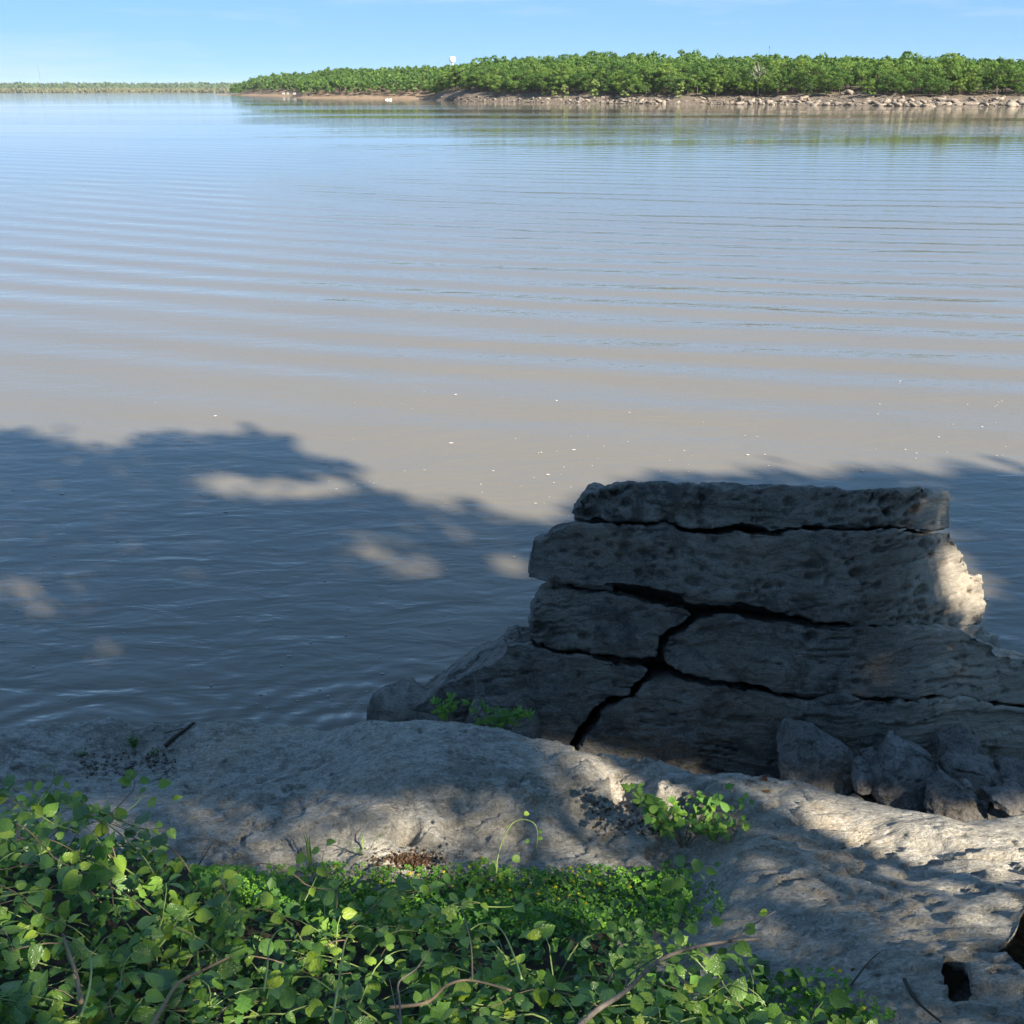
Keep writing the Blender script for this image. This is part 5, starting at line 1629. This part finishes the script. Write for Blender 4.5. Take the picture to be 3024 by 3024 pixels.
HEAVY = [o for o in SC.objects if o.type == 'MESH' and o.parent is None and o.name.split('.')[0] in ('rock_ledge', 'bank', 'rock_slab', 'boulder', 'shore_ground')]
trees_bvh = []
for o in HEAVY:
    me = o.data
    nv = len(me.vertices); co = np.empty(nv * 3, np.float32); me.vertices.foreach_get('co', co)
    co = co.reshape(-1, 3) + np.array(o.location)
    trees_bvh.append(BVHTree.FromPolygons([tuple(v) for v in co.tolist()], [tuple(p.vertices) for p in me.polygons]) )
def first_hit(L):
    out = np.empty((len(L), 3))
    for i, p in enumerate(L):
        v = Vector(p)
        best = p[2] / SUN_DIR[2]          # lake level
        for bv in trees_bvh:
            h = bv.ray_cast(v, sd, best)
            if h[0] is not None and h[3] < best: best = h[3]
        out[i] = p - SUN_DIR * best
    return out
low = canopy(50000, (-4.2, 5.2), (0.8, 7.6), 0.9, (6.0, 9.0))
high = canopy(56000, (-10.5, 10.5), (5.2, 14.6), 0.0, (9.2, 14.5))
L = np.vstack([low, high])
# leaves are dropped along sun rays, shaping the crowns to the sun patches
H = np.vstack([first_hit(low), high - SUN_DIR * (high[:, 2:3] / SUN_DIR[2])])
stack = (H[:, 0] > -1.0) & (H[:, 0] < 4.6) & (H[:, 1] > 5.0) & (H[:, 1] < 12.0)
idx = np.where(stack & (np.arange(len(L)) >= len(low)))[0]
H[idx] = first_hit(L[idx])
q = proj(H)
gx_ = np.where(np.arange(len(L)) < len(low), 52.0, 24.0)
gy_ = np.where(np.arange(len(L)) < len(low), 36.0, 11.0)
lit = open_sky(q, rt.rand(len(L)), gx_, gy_)
H0 = L - SUN_DIR * (L[:, 2:3] / SUN_DIR[2])
thin = np.zeros(len(L), bool)
thin[:len(low)] = (H[:len(low), 1] < 5.0) & (rt.rand(len(low)) < np.where(H[:len(low), 0] > .9, .50, np.where(H[:len(low), 1] < 3.6, .72, .62)))
lit |= thin  # crowns also thinned so more sun leaks onto ledge and plants
qq = proj(L)
dep = L[:, 1] * CP - (L[:, 2] - CAM_H) * SP
seen = (dep > 0.05) & (qq[:, 0] > -150) & (qq[:, 0] < 3174) & (qq[:, 1] > -150) & (qq[:, 1] < 3174)
L = L[~lit & ~seen]
SPOTS = [(3.2, -4.2), (7.5, -2.6), (12.0, -2.0), (17.5, -1.5), (9.5, -8.5), (15.0, -8.0), (22.0, -5.0)]
own = np.argmin(((L[:, None, :2] - np.array(SPOTS)[None]) ** 2).sum(2), 1)
NEAR_LAB = ['oak standing close behind the camera that shades the near plants', 'leaning waterside oak right of the camera that shades the ledge', 'wide oak on the near bank beside the leaning one, out of frame', 'oak farther along the near bank shading the water on the right',
            'tall oak second from the shore behind the leaning oak', 'tall oak behind the wide one on the near bank', 'farthest oak to the right along the near bank']
for k, (tx, ty) in enumerate(SPOTS):
    Lk = L[own == k]
    if len(Lk) < 50: continue
    base = np.array([tx, ty, float(bank_z(tx, ty)) - .1])
    root = thing('oak_tree', tuple(base), NEAR_LAB[k], 'tree', 'oaks on the near bank')
    n = len(Lk)
    nr = rt.normal(size=(n, 3)); nr /= np.linalg.norm(nr, axis=1)[:, None]
    a = np.cross(nr, rt.normal(size=(n, 3))); a /= np.linalg.norm(a, axis=1)[:, None]
    b = np.cross(nr, a)
    s = rt.uniform(.05, .085, n)[:, None] * np.where(Lk[:, 2:3] > 9.1, 1.7, 1.0)
    C = Lk - base
    V = np.stack([C - a * s, C + b * s * .7, C + a * s, C - b * s * .7], 1).reshape(-1, 3)
    Fc = np.arange(4 * n).reshape(-1, 4)
    link('crown', mesh('crown', V, Fc), M['shade_leaf'], root)
    tb = Build()
    ctr = C.mean(0)
    top = np.array([ctr[0] * .25, ctr[1] * .25, max(2.5, C[:, 2].min() * .8)])
    ks = np.linspace(0, 1, 9)
    tp = np.array([top * kk + [.15 * math.sin(3 * kk), .1 * math.sin(5 * kk), 0] for kk in ks])
    tb.tube(tp, .24 * (1 - .8 * ks) + .02, 10)
    tb.obj('trunk', M['bark'], root, True)
    lb = Build()
    for j in range(26):
        e = C[rt.randint(n)]
        i = rt.randint(3, 8)
        mid = (tp[i] + e) / 2 + [0, 0, .4]
        sp = smooth_path(np.array([tp[i], mid, e]), 9)
        wp = sp + base
        sq = proj(wp - SUN_DIR * ((wp[:, 2:3] - .5) / SUN_DIR[2]))
        if open_sky(sq, np.zeros(9), 40, 30).any(): continue
        lb.tube(sp, np.linspace(.06, .010, 9), 6)
    lb.obj('limbs', M['bark'], root, True)

# ------------------------------------------------------------------ thin air haze over the lake
hz = Mat('haze_air')
pv = hz.n('VolumePrincipled')
pv.inputs['Color'].default_value = (0.80, 0.88, 1.0, 1)
pv.inputs['Density'].default_value = 0.00004
pv.inputs['Anisotropy'].default_value = 0.0
hz.t.links.new(pv.outputs[0], hz.out.inputs['Volume'])
haze = link('haze', mesh('haze', [(x, y, z) for z in (-4.0, 75.0) for y in (-70.0, 12600.0) for x in (-9100.0, 9100.0)], [(0,2,3,1),(4,5,7,6),(0,1,5,4),(2,6,7,3),(0,4,6,2),(1,3,7,5)]), hz.m)
tag(haze, kind='stuff')
